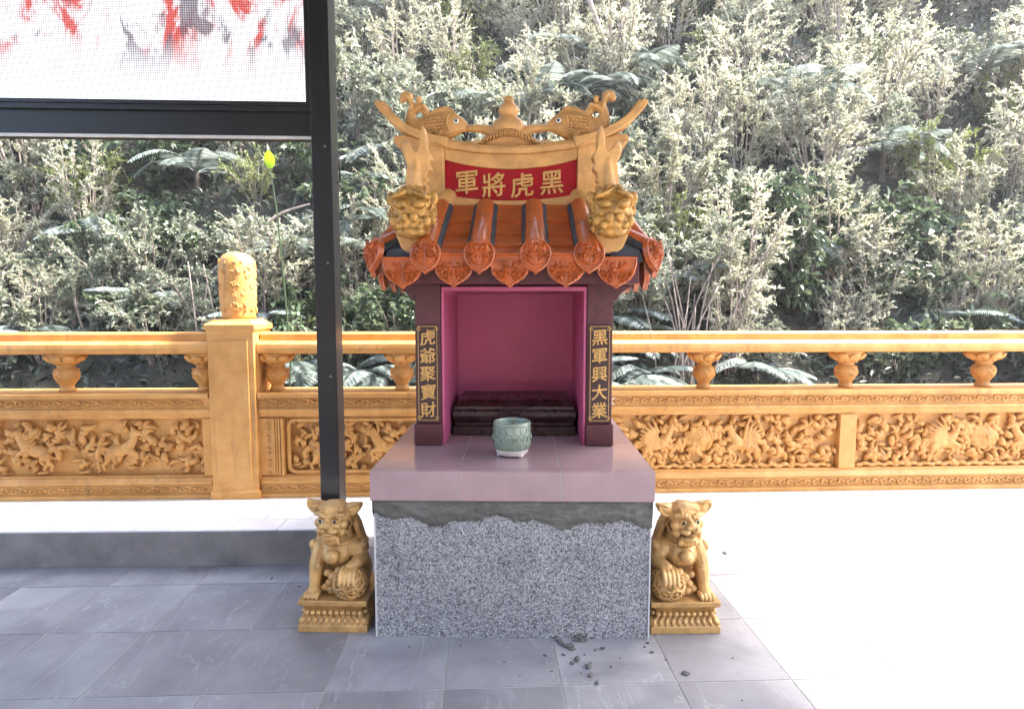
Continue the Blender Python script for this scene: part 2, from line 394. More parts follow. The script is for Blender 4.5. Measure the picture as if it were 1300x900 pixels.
def hill_z(x, y):
    b = -1.6+max(0, y-5.6)*1.0+max(0, y-9)*.25
    if y > 20: b = -1.6+14.4+11*.25+(y-20)*.5
    return b+1.1*noise.noise(Vector((x*.25, y*.25, 3)))+.35*noise.noise(Vector((x*.9, y*.9, 1)))
def make_hill():
    xs = np.linspace(-34, 34, 110); ys = np.concatenate([[4.36, 4.9, 5.4], np.linspace(5.9, 34, 70)])
    v = [(x, y, hill_z(x, y) if y > 5 else -1.8) for y in ys for x in xs]; n = len(xs)
    f = [(j*n+i, j*n+i+1, (j+1)*n+i+1, (j+1)*n+i) for j in range(len(ys)-1) for i in range(n-1)]
    return MB().add(v, f).build('hillside', 'soil', smooth=True)
tag(make_hill(), kind='structure')
gr = MB().add([(-40, -8.5, -2.2), (40, -8.5, -2.2), (40, 37, -2.2), (-40, 37, -2.2)], [(0, 1, 2, 3)]).build('ground', 'soil'); tag(gr, kind='structure')

# ------------------------------------------------------------------ the shrine
SH = empty('shrine', W(0, 2.2), -YAW-rad(1.0))
tag(SH, 'small roofed tiger shrine with magenta niche on pebble-dash pedestal', 'shrine')
# pedestal
ped = MB().box(-.535, .535, 0, 1.08, 0, .5615).build('pedestal', 'pebble', SH)
for sx in (-1, 1):
    x0, x1 = sorted((sx*.532, sx*.538))
    MB().box(x0, x1, -.003, .006, .004, .50).build('corner_trim', 'trim', ped)
def mortar():
    # uneven band of mortar smeared under the tiles; lower edge wavy, surface lumpy
    nx, nz = 320, 12; v = []; f = []
    for i in range(nx+1):
        t = i/nx; x = lerp(-.541, .541, t)
        bites = .02*math.sin(t*17+.6)+.013*math.sin(t*41+2)+.014*noise.noise(Vector((t*60, 0, 0)))+.010*noise.noise(Vector((t*170, 3, 0)))
        low = .474+bites*.75-.028*math.exp(-((t-.74)/.09)**2)+.014*math.exp(-((t-.56)/.05)**2)+.022*math.exp(-(t/.03)**2)
        for j in range(nz+1):
            s = j/nz; z = lerp(low, .5605, s)
            th = .009*min(1, s*5)**.6*(1-.2*s)+.006*noise.noise(Vector((x*14, z*40, 5)))+.004*noise.noise(Vector((x*45, z*80, 2)))+.005*max(0, noise.noise(Vector((x*22, z*30, 9)))-.15)
            v.append((x, -.001-max(.0015, th), z))
    for i in range(nx):
        for j in range(nz):
            a = i*(nz+1)+j; f.append((a, a+nz+1, a+nz+2, a+1))
    return MB().add(v, f).build('mortar_band', 'mortar', SH, smooth=True)
mortar()
for sx in (-1, 1):   # the same mortar on the two flanks
    b = MB(); nv = 40; v = []; f = []
    for i in range(nv+1):
        y = lerp(-.012, 1.09, i/nv); low = .49+.018*noise.noise(Vector((y*7, sx*3, 0)))
        for j in range(5):
            s = j/4; z = lerp(low, .5605, s); v.append((sx*(.5365+.005*min(1, s*3)+.002*noise.noise(Vector((y*20, z*30, 1)))), y, z))
    for i in range(nv):
        for j in range(4): a = i*5+j; f.append((a, a+5, a+6, a+1))
    b.add(v, f).build('mortar_band', 'mortar', SH, smooth=True)
# slab of pink tiles
slab = MB().box(-.5362, .5362, -.0196, 1.092, .5625, .6744).build('altar_slab', 'grout', SH)
XS = [-.545, -.207, .189, .545]
for k in range(3):
    x0, x1 = XS[k]+(.0015 if k else 0), XS[k+1]-(.0015 if k < 2 else 0)
    MB().box(x0, x1, -.0215, -.0120, .560, .6745).build('tile', 'pink', slab, bevel=.0012)
    for (y0, y1) in ((-.0205, .432), (.435, .88), (.883, 1.10)):
        MB().box(x0, x1, y0 if y0 > 0 else -.012, y1, .6685, .676).build('tile', 'pink', slab, bevel=.0012)
for sx in (-1, 1):
    for (y0, y1) in ((-.0115, .432), (.435, .88), (.883, 1.10)):
        x0, x1 = sorted((sx*.5365, sx*.5449)); MB().box(x0, x1, y0, y1, .560, .668).build('tile', 'pink', slab, bevel=.001)
# body walls
Z0, ZN, ZT = .6762, 1.392, 1.40
MB().box(-.443, -.325, .42, 1.02, Z0, ZT).build('side_wall', 'maroon', SH)
MB().box(.325, .443, .42, 1.02, Z0, ZT).build('side_wall', 'maroon', SH)
MB().box(-.3247, .3247, .985, 1.02, Z0, ZT).build('back_wall', 'maroon', SH)
# plastered inside of the niche: rounded front arris and slightly wavy corner
n = MB()
n.prism([(-.3245, Z0+.001), (-.312, Z0+.001), (-.312, ZN-.03), (-.306, ZN-.02), (.306, ZN-.02), (.312, ZN-.03), (.312, Z0+.001), (.3245, Z0+.001), (.3245, ZN), (-.3245, ZN)][::-1], .404, .9845)
n.build('niche_lining', 'purple', SH, bevel=.004)
MB().box(-.3118, .3118, .955, .984, Z0+.001, ZN-.0205).build('niche_back', 'purple', SH)
# front pilasters with plaques
def pilaster(sx, text):
    x0, x1 = sorted((sx*.441, sx*.327))
    col = MB().box(x0, x1, .40, .4195, Z0+.10, ZT).build('pilaster', 'maroon', SH, bevel=.003)
    a, b = sorted((sx*.449, sx*.324))
    MB().box(a, b, .386, .419, Z0+.0005, Z0+.0995).build('plinth_block', 'maroon', col, bevel=.006)
    cx = sx*.384; pw, pz0, pz1 = .049, .785, 1.222
    pl = MB().box(cx-pw, cx+pw, .392, .3995, pz0, pz1).build('couplet_plaque', 'plaque', SH, bevel=.0015)
    br = MB(); e = .006; t = .0022; y0, y1 = .3902, .3925; o = pw-e
    for (xa, xb, za, zb) in ((cx-o, cx+o, pz1-e-t, pz1-e), (cx-o, cx+o, pz0+e, pz0+e+t), (cx-o, cx-o+t, pz0+e+t, pz1-e-t), (cx+o-t, cx+o, pz0+e+t, pz1-e-t)):
        br.box(xa, xb, y0, y1, za, zb)
    for dx in (-1, 1):
        for zc, dz in ((pz0+e, 1), (pz1-e, -1)):
            br.tube([(cx+dx*(o-.004-.007*math.cos(tt)), .3905, zc+dz*(.012+.007*math.sin(tt))) for tt in np.linspace(0, 5.2, 10)], .0016, 5)
            br.ell((cx+dx*(o-.006), .3905, zc+dz*.006), .0035, sub=1)
    br.build('gold_border', 'gold_text', pl)
    for i, ch in enumerate(text):
        mobj('character', glyph(ch, .073, .0012, .013), pl, 'gold_text', (cx+rng.uniform(-.001, .001), .3905, 1.166-i*.0815), (rad(90), 0, rng.uniform(-.02, .02)))
pilaster(-1, '虎爺聚寶財'); pilaster(1, '黑軍興大業')
# lacquered base inside the niche
pb = MB()
prof = [(.0, 0), (0, .040), (.014, .046), (.02, .052), (.02, .06), (.006, .075), (-.002, .095), (-.002, .115), (.010, .130), (.010, .140), (.022, .150), (.05, .170)]
secs = []
for (ins, z) in prof:
    w = .30-ins*.6; y0 = .598+ins; secs.append([(-w, y0, Z0+.001+z), (w, y0, Z0+.001+z), (w, .95, Z0+.001+z), (-w, .95, Z0+.001+z)])
pb.strip(secs).build('altar_base', 'wood', SH, bevel=.002)

# eaves: fascia board and corbels
MB().box(-.525, .525, .255, 1.16, 1.398, 1.485).build('eaves_board', 'maroon', SH, bevel=.004)
for sx in (-1, 1):
    pts = [(.4412, 1.3975), (.522, 1.3975), (.519, 1.385), (.503, 1.378), (.486, 1.368), (.47, 1.352), (.462, 1.335), (.4412, 1.325)]
    pts = [(sx*a, b) for a, b in pts]
    MB().prism(pts if sx < 0 else pts[::-1], .41, .47).build('corbel', 'maroon', SH, bevel=.003)
    MB().prism(pts if sx < 0 else pts[::-1], .92, .98).build('corbel', 'maroon', SH, bevel=.003)
# roof deck: low hipped body of cement carrying the tiles
EX, EY0, EY1 = .535, .235, 1.18; RX, RY0, RY1 = .36, .60, .80; ZE, ZR = 1.486, 1.78
v = [(-EX, EY0, ZE), (EX, EY0, ZE), (EX, EY1, ZE), (-EX, EY1, ZE), (-EX, EY0, ZE+.02), (EX, EY0, ZE+.02), (EX, EY1, ZE+.02), (-EX, EY1, ZE+.02), (-RX, RY0, ZR), (RX, RY0, ZR), (RX, RY1, ZR), (-RX, RY1, ZR)]
f = [(3, 2, 1, 0), (0, 1, 5, 4), (1, 2, 6, 5), (2, 3, 7, 6), (3, 0, 4, 7), (4, 5, 9, 8), (5, 6, 10, 9), (6, 7, 11, 10), (7, 4, 8, 11), (8, 9, 10, 11)]
ROOF = MB().add(v, f).build('roof', 'cement', SH)

def slope_pan(w, courses=4):
    # one column of overlapping, gently dished pan tiles on a unit slope; returns pan meshes laid bottom to top
    return w
# slope frame: s from 0 at the eave to 1 at the ridge
def fpt(x, s, h=0):      # front slope point, x measured at the eave
    y = lerp(EY0-.03, RY0+.0, s); z = lerp(ZE+.012, ZR-.01, s**1.12 if s > 0 else s)
    nrm = Vector((0, -.60, .80)); return Vector((x, y, z))+nrm*h
def ogee(w, h, n=10):    # drip-tile outline: flat top, shoulders, pointed bottom
    pts = []
    for i in range(n+1):
        t = i/n; pts.append((-w+0*t, 0)) if i == 0 else None
    L_ = [(-w, 0), (-w*.99, -.22*h), (-w*.90, -.40*h), (-w*.86, -.52*h), (-w*.66, -.70*h), (-w*.40, -.82*h), (-w*.16, -.90*h), (0, -h)]
    return L_+[(-x, z) for x, z in L_[:-1]][::-1]
def cap_outline(w, h):
    pts = [(w*math.sin(t), h*.42+h*.42*math.cos(t)) for t in np.linspace(-math.pi*.5, math.pi*.5, 9)]
    pts = [(-w*math.cos(t), h*.40*math.sin(t)) for t in np.linspace(0, math.pi, 11)]            # arched head, left to right
    low = [(w*.97, -.14*h), (w*.78, -.34*h), (w*.45, -.48*h), (w*.18, -.54*h), (0, -.62*h), (-w*.18, -.54*h), (-w*.45, -.48*h), (-w*.78, -.34*h), (-w*.97, -.14*h)]
    return (pts+low)[::-1]
def ornate(outline, thick, seed, dome, dense=1.0):
    # a plaque with raised rim and a moulded leaf pattern, facing -y
    r = random.Random(seed); b = MB(); b.prism(outline, 0, thick)
    n = len(outline); cx = sum(p[0] for p in outline)/n; cz = sum(p[1] for p in outline)/n
    rim = []
    for i in range(n):
        x, z = outline[i]; rim.append((cx+(x-cx)*.93, -.001, cz+(z-cz)*.93))
    b.tube(rim, .0062, 6, closed=True)
    w = max(p[0] for p in outline); zt = max(p[1] for p in outline); zb = min(p[1] for p in outline)
    if dome: b.ell((cx, .004, cz+.06*(zt-zb)), (w*.80, .026, (zt-zb)*.40))
    def surf(x, z):
        if not dome: return -.001
        q = 1-((x-cx)/(w*.80))**2-((z-cz-.06*(zt-zb))/((zt-zb)*.40))**2
        return .004-.026*math.sqrt(max(0, q)) if q > 0 else -.001
    # symmetric moulded leaves
    for k in range(int(24*dense)):
        a = r.uniform(-1.4, 1.4); rr = r.uniform(.10, .88); x = rr*w*.8*math.cos(a); z = cz+rr*(zt-zb)*.36*math.sin(a)
        ln = r.uniform(.012, .022); d = r.uniform(-.3, 1.5)
        for sx in (-1, 1):
            p0 = (sx*x, surf(x, z)-.001, z); p1 = (sx*(x+ln*.6*math.cos(d)), surf(x, z)-.007, z+ln*.6*math.sin(d)); p2 = (sx*(x+ln*math.cos(d+.8)), surf(x, z)-.001, z+ln*math.sin(d+.8))
            b.tube([p0, p1, p2], [.0028, .0056, .0016], 6)
    b.tube([(cx, surf(cx, zb*.7)-.002, zb*.74), (cx, surf(cx, cz)-.004, cz), (cx, surf(cx, zt*.7)-.002, zt*.72)], [.0015, .0028, .0015], 6)
    return b
caps = [ornate(cap_outline(.063, .142), .018, 20+k, True, 1.3).mesh('end_cap', True) for k in range(2)]
drips = [ornate(ogee(.086, .130), .016, 40+k, False, 1.6).mesh('drip_tile', True) for k in range(2)]
for me in caps+drips: me.materials.append(M['tile']); me.set_sharp_from_angle(angle=rad(50))
def roll_mesh(length, r, joints=(.45,)):
    b = MB(); segs = 14
    o = [(r*math.cos(t), r*math.sin(t)) for t in np.linspace(0, math.pi, 11)]
    b.strip([[(x, 0, z) for x, z in o], [(x, length, z) for x, z in o]])
    return b
ROLLX = [-.354, -.135, .092, .308]
TOPX = [-.338, -.130, .092, .302]
def add_roll(p0, p1, r, name='roll_tile'):
    d = Vector(p1)-Vector(p0); ln = d.length
    # two tiles, the lower one tucked under the joint band of cement
    q = d.to_track_quat('Y', 'Z').to_euler()
    a = roll_mesh(ln*.44, r).build(name, 'tile', ROOF, auto=40, loc=p0, rot=q)
    b = roll_mesh(ln*.54, r*.965).build(name, 'tile', ROOF, auto=40, loc=Vector(p0)+d*.46, rot=q)
    roll_mesh(ln*.03, r*.95).build('joint_cement', 'cement', ROOF, auto=40, loc=Vector(p0)+d*.435, rot=q)
    for sx in (-1, 1):   # cement bedding along both flanks
        m = MB(); m.strip([[(sx*(r-.004), 0, .0), (sx*(r+.011), 0, -.004), (sx*(r+.006), 0, .014), (sx*(r-.006), 0, .02)], [(sx*(r-.004), ln, .0), (sx*(r+.011), ln, -.004), (sx*(r+.006), ln, .014), (sx*(r-.006), ln, .02)]])
        m.build('bedding', 'cement', ROOF, smooth=False, loc=p0, rot=q)
for k, x in enumerate(ROLLX):
    p0 = fpt(x, .01, .03); p1 = fpt(TOPX[k], .90, .026)
    add_roll(p0, p1, .046)
    c = mobj('end_cap', caps[k % 2], ROOF, None, p0+Vector((0, -.012, -.004)), (rad(-10), 0, 0))
# pans between the rolls
PX = [(-.53, -.40), (-.31, -.16), (-.075, .056), (.144, .282), (.37, .53)]
def pan(x0, x1, s0, s1, lift):
    b = MB(); nx = 8; top = []; 
    secs = []
    for i in range(nx+1):
        t = i/nx; x = lerp(x0, x1, t); dip = -.007*(1-(2*t-1)**2)
        a = fpt(x, s0, lift+dip+.014); c = fpt(x, s1, lift+dip*.8); a2 = fpt(x, s0, lift+dip+.002); c2 = fpt(x, s1, lift+dip*.8-.012)
        secs.append([a, c, c2, a2])
    return b.strip(secs)
for k, (x0, x1) in enumerate(PX):
    if k in (0, 4):
        continue
    for (s0, s1) in ((.62, .98), (.38, .66), (.16, .42), (-.02, .2)):
        pan(x0-.012, x1+.012, s0, s1, .022).build('pan_tile', 'tile', ROOF, auto=40)
DX = [-.448, -.240, -.012, .215, .418]
for k, x in enumerate(DX):
    z = 1.503 if k in (0, 4) else 1.508
    mobj('drip_tile', drips[k % 2], ROOF, None, (x, EY0-.045, z), (rad(-7), 0, 0))
# flanks: rolls and drips facing left and right
for sx in (-1, 1):
    def spt(y, s, h=0):
        x = lerp(EX+.03, RX+.06, s); z = lerp(ZE+.012, ZR-.06, s**1.1 if s > 0 else s); return Vector((sx*(x+.7*h), y, z+.7*h))
    for y in (.34, .56, .78, 1.0):
        p0 = spt(y, 0, .03); p1 = spt(lerp(y, .7, .25), .8, .03); add_roll(p0, p1, .046)
        mobj('end_cap', caps[0], ROOF, None, p0+Vector((sx*.012, 0, -.004)), (rad(-10), 0, sx*rad(90)))
    for y in (.45, .67, .89, 1.09):
        mobj('drip_tile', drips[1], ROOF, None, (sx*(EX+.045), y, 1.505), (rad(-7), 0, sx*rad(90)))
        for (s0, s1) in ((.5, .8), (.22, .55), (-.02, .28)):
            b = MB(); secs = []
            for i in range(7):
                t = i/6; yy = lerp(y-.07, y+.07, t); dip = -.012*(1-(2*t-1)**2)
                secs.append([spt(yy, s0, .024+dip), spt(yy, s1, .012+dip), spt(yy, s1, dip), spt(yy, s0, .012+dip)])
            b.strip(secs).build('pan_tile', 'tile', ROOF, auto=40)
    # corner roll that leans out over the corner
    p0 = Vector((sx*.575, .262, 1.535)); p1 = Vector((sx*.44, .40, 1.63)); add_roll(p0, p1, .044)
    mobj('end_cap', caps[1], ROOF, None, p0+Vector((sx*.008, -.008, -.002)), (rad(-12), 0, sx*rad(52)))
    # cement fill of the corner
    MB().strip([[(sx*.40, .225, 1.506), (sx*.53, .225, 1.506), (sx*.52, .235, 1.535), (sx*.41, .24, 1.55)], [(sx*.36, .45, 1.64), (sx*.47, .40, 1.58), (sx*.46, .42, 1.63), (sx*.37, .45, 1.68)]]).build('corner_cement', 'cement', ROOF)

# ridge wall with curling ends --------------------------------------------------------
RF = .60   # front of the ridge wall (local y)
RIDGE = empty('ridge'); RIDGE.parent = SH; RIDGE.location.x = -.016; RIDGE.scale.x = .985
P_ = PITCH; cP, sP = math.cos(P_), math.sin(P_)
def G(px, py, D=2.8):    # drawing grid of the ridge elevation: sheet units to metres at the wall's own distance
    u = (px-649)/740; w = (450-py)/740; yy = cP+w*sP
    return (u*D/yy, 1.3+D*(w*cP-sP)/yy)
def topcurve(x): 
    a = abs(x); return 2.035+.30*a*a+(.55*max(0, a-.36)**1.5 if a > .36 else 0)
def sag(x): return .085*x*x/.1    # plaque sags to the middle
# wall body between the plaque and the curled ends
body = MB()
def pz_top(x): return 1.945+.045*(x/.32)**2
def pz_bot(x): return 1.800+.030*(x/.32)**2
xs = np.linspace(-.315, .315, 25)
body.strip([[(x, RF+.014, 1.74), (x, RF+.014, topcurve(x)-.03), (x, .78, topcurve(x)-.03), (x, .78, 1.74)] for x in xs])
body.strip([[(x, RF-.006, pz_top(x)), (x, RF-.006, topcurve(x)-.002), (x, RF+.02, topcurve(x)-.002), (x, RF+.02, pz_top(x))] for x in xs])
body.strip([[(x, RF-.004, 1.735), (x, RF-.004, pz_bot(x)), (x, RF+.02, pz_bot(x)), (x, RF+.02, 1.735)] for x in xs])
body.build('ridge_wall', 'gold', RIDGE, auto=40, bevel=.003)
for sx in (-1, 1):
    out = [(.3155, 1.735), (.40, 1.735), (.408, 1.80), (.425, 1.88), (.452, 1.95), (.49, 2.01), (.53, 2.05), (.56, 2.075), (.553, 2.10), (.50, 2.10), (.44, 2.085), (.3155, 2.06)]
    out = [(sx*a, b) for a, b in out]
    MB().prism(out if sx > 0 else out[::-1], RF-.012, .78).build('ridge_end', 'gold', RIDGE, bevel=.006)
    # two upswept ribs that end in the horn
    for (dy, dz, tip) in ((RF-.018, 0, 0), (RF+.085, .018, .012)):
        pts = spline([(sx*.30, dy+.02, 2.062+dz), (sx*.40, dy+.02, 2.088+dz), (sx*.49, dy+.02, 2.125+dz), (sx*.56, dy+.02, 2.175+dz), (sx*.615, dy+.02, 2.228+dz+tip), (sx*.635, dy+.02, 2.252+dz+tip)], 5)
        b = MB(); secs = []
        for i, p in enumerate(pts):
            t = i/(len(pts)-1); a = pts[max(0, i-1)]; c = pts[min(len(pts)-1, i+1)]; d = (c-a).normalized(); nn = Vector((-d.z, 0, d.x)) if sx > 0 else Vector((d.z, 0, -d.x))
            h = lerp(.042, .028, t); w = lerp(.040, .026, t)
            secs.append([p+nn*h/2+Vector((0, -w, 0)), p+nn*h/2+Vector((0, w, 0)), p-nn*h/2+Vector((0, w, 0)), p-nn*h/2+Vector((0, -w, 0))])
        b.strip(secs).build('horn', 'gold', RIDGE, bevel=.004, auto=40)
    # web between the ribs
    b = MB(); secs = []
    pts = spline([(sx*.30, 0, 2.045), (sx*.40, 0, 2.072), (sx*.49, 0, 2.108), (sx*.56, 0, 2.157), (sx*.605, 0, 2.205)], 5)
    for p in pts: secs.append([(p.x, RF+.03, p.z-.005), (p.x, RF+.07, p.z-.005), (p.x, RF+.07, p.z+.012), (p.x, RF+.03, p.z+.012)])
    b.strip(secs).build('horn_web', 'gold', RIDGE)
    # thin vertical moulding beside the plaque
    MB().box(*sorted((sx*.318, sx*.328)), RF-.018, RF-.011, 1.80, 2.0).build('moulding', 'gold', RIDGE, bevel=.002)
# top moulding of the wall
b = MB(); b.strip([[(x, RF-.022, topcurve(x)-.024), (x, RF-.03, topcurve(x)-.004), (x, RF-.022, topcurve(x)+.012), (x, .79, topcurve(x)+.012), (x, .79, topcurve(x)-.024)] for x in np.linspace(-.40, .40, 30)])
b.build('ridge_moulding', 'gold', RIDGE, auto=40, bevel=.002)
# red name board
b = MB(); b.strip([[(x, RF+.004, pz_bot(x)-.004), (x, RF+.004, pz_top(x)+.004), (x, RF+.0135, pz_top(x)+.004), (x, RF+.0135, pz_bot(x)-.004)] for x in np.linspace(-.3145, .3145, 25)])
NB = b.build('name_board', 'red', RIDGE, auto=40)
for ch, x, dz in (('軍', -.211, .014), ('將', -.082, .002), ('虎', .054, .001), ('黑', .196, .013)):
    mobj('character', glyph(ch, .118, .002, .013), NB, 'gold_text', (x, RF+.001, 1.871+dz), (rad(90), 0, 0))

# gourd
gz = topcurve(0)+.078
GD = MB().lathe([(.004, 0), (.045, .003), (.062, .022), (.067, .045), (.058, .072), (.038, .090), (.031, .097), (.036, .106), (.040, .120), (.034, .138), (.024, .150), (.016, .156), (.019, .163), (.020, .172), (.013, .181), (.001, .184)], 28, (0, 0, 0)).build('gourd', 'gold', RIDGE, smooth=True, loc=(-.012, .67, gz-.012)); GD.scale = (1.28, 1.1, 1.1)
# arched ridge under the gourd with beaded spine; limbs run out to the mouths of the carp
b = MB()
ap = spline([(-.245, .66, 2.062), (-.16, .66, 2.058), (-.10, .66, 2.085), (-.045, .66, 2.103), (-.012, .66, 2.106), (.02, .66, 2.103), (.08, .66, 2.085), (.14, .66, 2.058), (.22, .66, 2.062)], 5)
b.tube(ap, radii([.016, .026, .034, .036, .036, .036, .034, .026, .016], len(ap)), 10)
for sx in (-1, 1):
    q = spline([(-.012+sx*.03, .66, 2.105), (-.012+sx*.075, .66, 2.130), (-.012+sx*.13, .66, 2.148), (-.012+sx*.195, .66, 2.150)], 6)
    b.tube(q, radii([.036, .03, .021, .016], len(q)), 10); b.ell(q[-1], .014)
b.prism([(-.11, 2.03), (.085, 2.03), (.075, 2.065), (.03, 2.085), (-.055, 2.085), (-.10, 2.065)], .632, .69)
b.sculpt('arch', 'gold', RIDGE, .004, 2)
b = MB()
for i, p in enumerate(spline([(-.175, .624, 2.060), (-.11, .612, 2.088), (-.05, .606, 2.110), (-.012, .605, 2.114), (.026, .606, 2.110), (.085, .612, 2.088), (.15, .624, 2.060)], 4)):
    b.ell(p, (.0052, .020, .023), (0, (p.x+.012)*-5.5, 0), 1)
tag(b.build('beading', 'gold', RIDGE, smooth=True), kind='stuff')
for sx in (-1, 1):
    b = MB(); r = random.Random(8+sx)
    for k in range(13):
        x = sx*(.15+.021*k); z = topcurve(x)+.014
        b.ell((x, RF+.055, z), (.020, .05, .022)); pts = [(x+.014*math.cos(t)*(1-t/8), RF-.004, z+.006+.014*math.sin(t)*(1-t/8)) for t in np.linspace(k, k+5, 9)]; b.tube(pts, .0055, 6)
    b.sculpt('carved_wave', 'gold', RIDGE, .0036, 1)
# carp ------------------------------------------------------------------
def carp(sx):
    root = empty('carp'); root.parent = RIDGE
    b = MB(); Y = .67
    def g(px, py, dy=0): x, z = G(px, py, 2.87); return Vector((x, Y+dy, z))
    # body runs from the mouth (592,163) back and down, tail swept up
    sp = spline([g(592, 161), g(582, 159), g(568, 160), g(553, 163), g(540, 166), (g(528, 165)), g(520, 157), g(520, 146), g(522, 138)], 6)
    rr = radii([.014, .044, .068, .074, .066, .055, .046, .036, .028], len(sp))
    for p, r in zip(sp, rr): b.ell(p, (r*.62, r*.62, r))
    # dorsal hump
    b.prism([(g(a, c).x, g(a, c).z) for a, c in ((586, 152), (578, 144), (571, 137), (565, 135.5), (556, 137), (546, 142), (534, 149), (528, 152), (540, 162), (570, 158))][::-1], Y-.010, Y+.010)
    # tail lobes
    b.tube(spline([g(522, 140), g(520, 130), g(517, 123), g(513, 121)], 5), radii([.026, .024, .032, .016], 16), 8, flat=.55)
    b.ell(g(514, 122), (.034, .016, .026)); b.ell(g(509, 126), (.018, .014, .016))
    b.tube(spline([g(523, 142), g(530, 137), g(536, 136), g(540, 141)], 5), radii([.026, .026, .032, .014], 16), 8, flat=.55)
    b.ell(g(538, 141), (.022, .015, .020)); b.ell(g(530, 126.5), (.016, .014, .018)); b.tube([g(524, 140), g(529, 130)], [.012, .009], 8)
    # lips
    b.ell(g(592, 161.5), (.012, .014, .013)); b.ell(g(590, 166), (.012, .013, .008))
    # belly fins
    b.tube(spline([g(560, 168, -.035), g(556, 176, -.045), g(559, 183, -.05)], 5), radii([.014, .022, .008], 11), 8, flat=.5)
    o = b.sculpt('body', 'gold', root, .0035, 2)
    # gill line, scales and fin rays on the side that faces the court
    d = MB()
    gl = [g(572+5*math.cos(t), 159.5+9.5*math.sin(t), -.048) for t in np.linspace(2.0, 4.3, 9)]
    d.tube(gl, .004, 6)
    gl = [g(568+5*math.cos(t), 160+11*math.sin(t), -.048) for t in np.linspace(2.0, 4.3, 9)]
    d.tube(gl, .003, 6)
    for i in range(8):
        for j in range(5):
            px = 563-i*4.2-(j % 2)*2.1; py = 152+j*4.2+i*.55
            if px < 533: continue
            rloc = .066*(1 if px > 545 else (px-520)/25)
            z0 = abs(py-(162+(563-px)*.08))/255/.066
            if z0 > .95: continue
            d.ell(g(px, py, -.047*math.sqrt(max(0, 1-z0*z0*.85))*(rloc/.066)), (.0100, .0045, .0088), None, 1)
    for k in range(5):
        a = k*.35-.2
        d.tube([g(553, 170, -.048), g(553+8*math.sin(a)+2, 170+12*math.cos(a), -.052)], [.003, .0045], 5)
    for k in range(4): d.tube([g(521+k*2.2, 140-k, -.012), g(513+k*6, 124+k*3.2, -.014)], [.002, .0035], 5)
    tag(d.build('scales', 'gold', root, smooth=True), kind='stuff')
    e = MB().ell(g(579, 157, -.039), (.0135, .008, .0125)).build('eye', 'eye_white', root, smooth=True)
    MB().ell(g(579.4, 157, -.046), (.007, .004, .007)).build('pupil', 'pupil', e, smooth=True)
    if sx > 0:
        root.scale = (-1, 1, 1); root.location.x = -.036
    return root
carp(-1); carp(1)
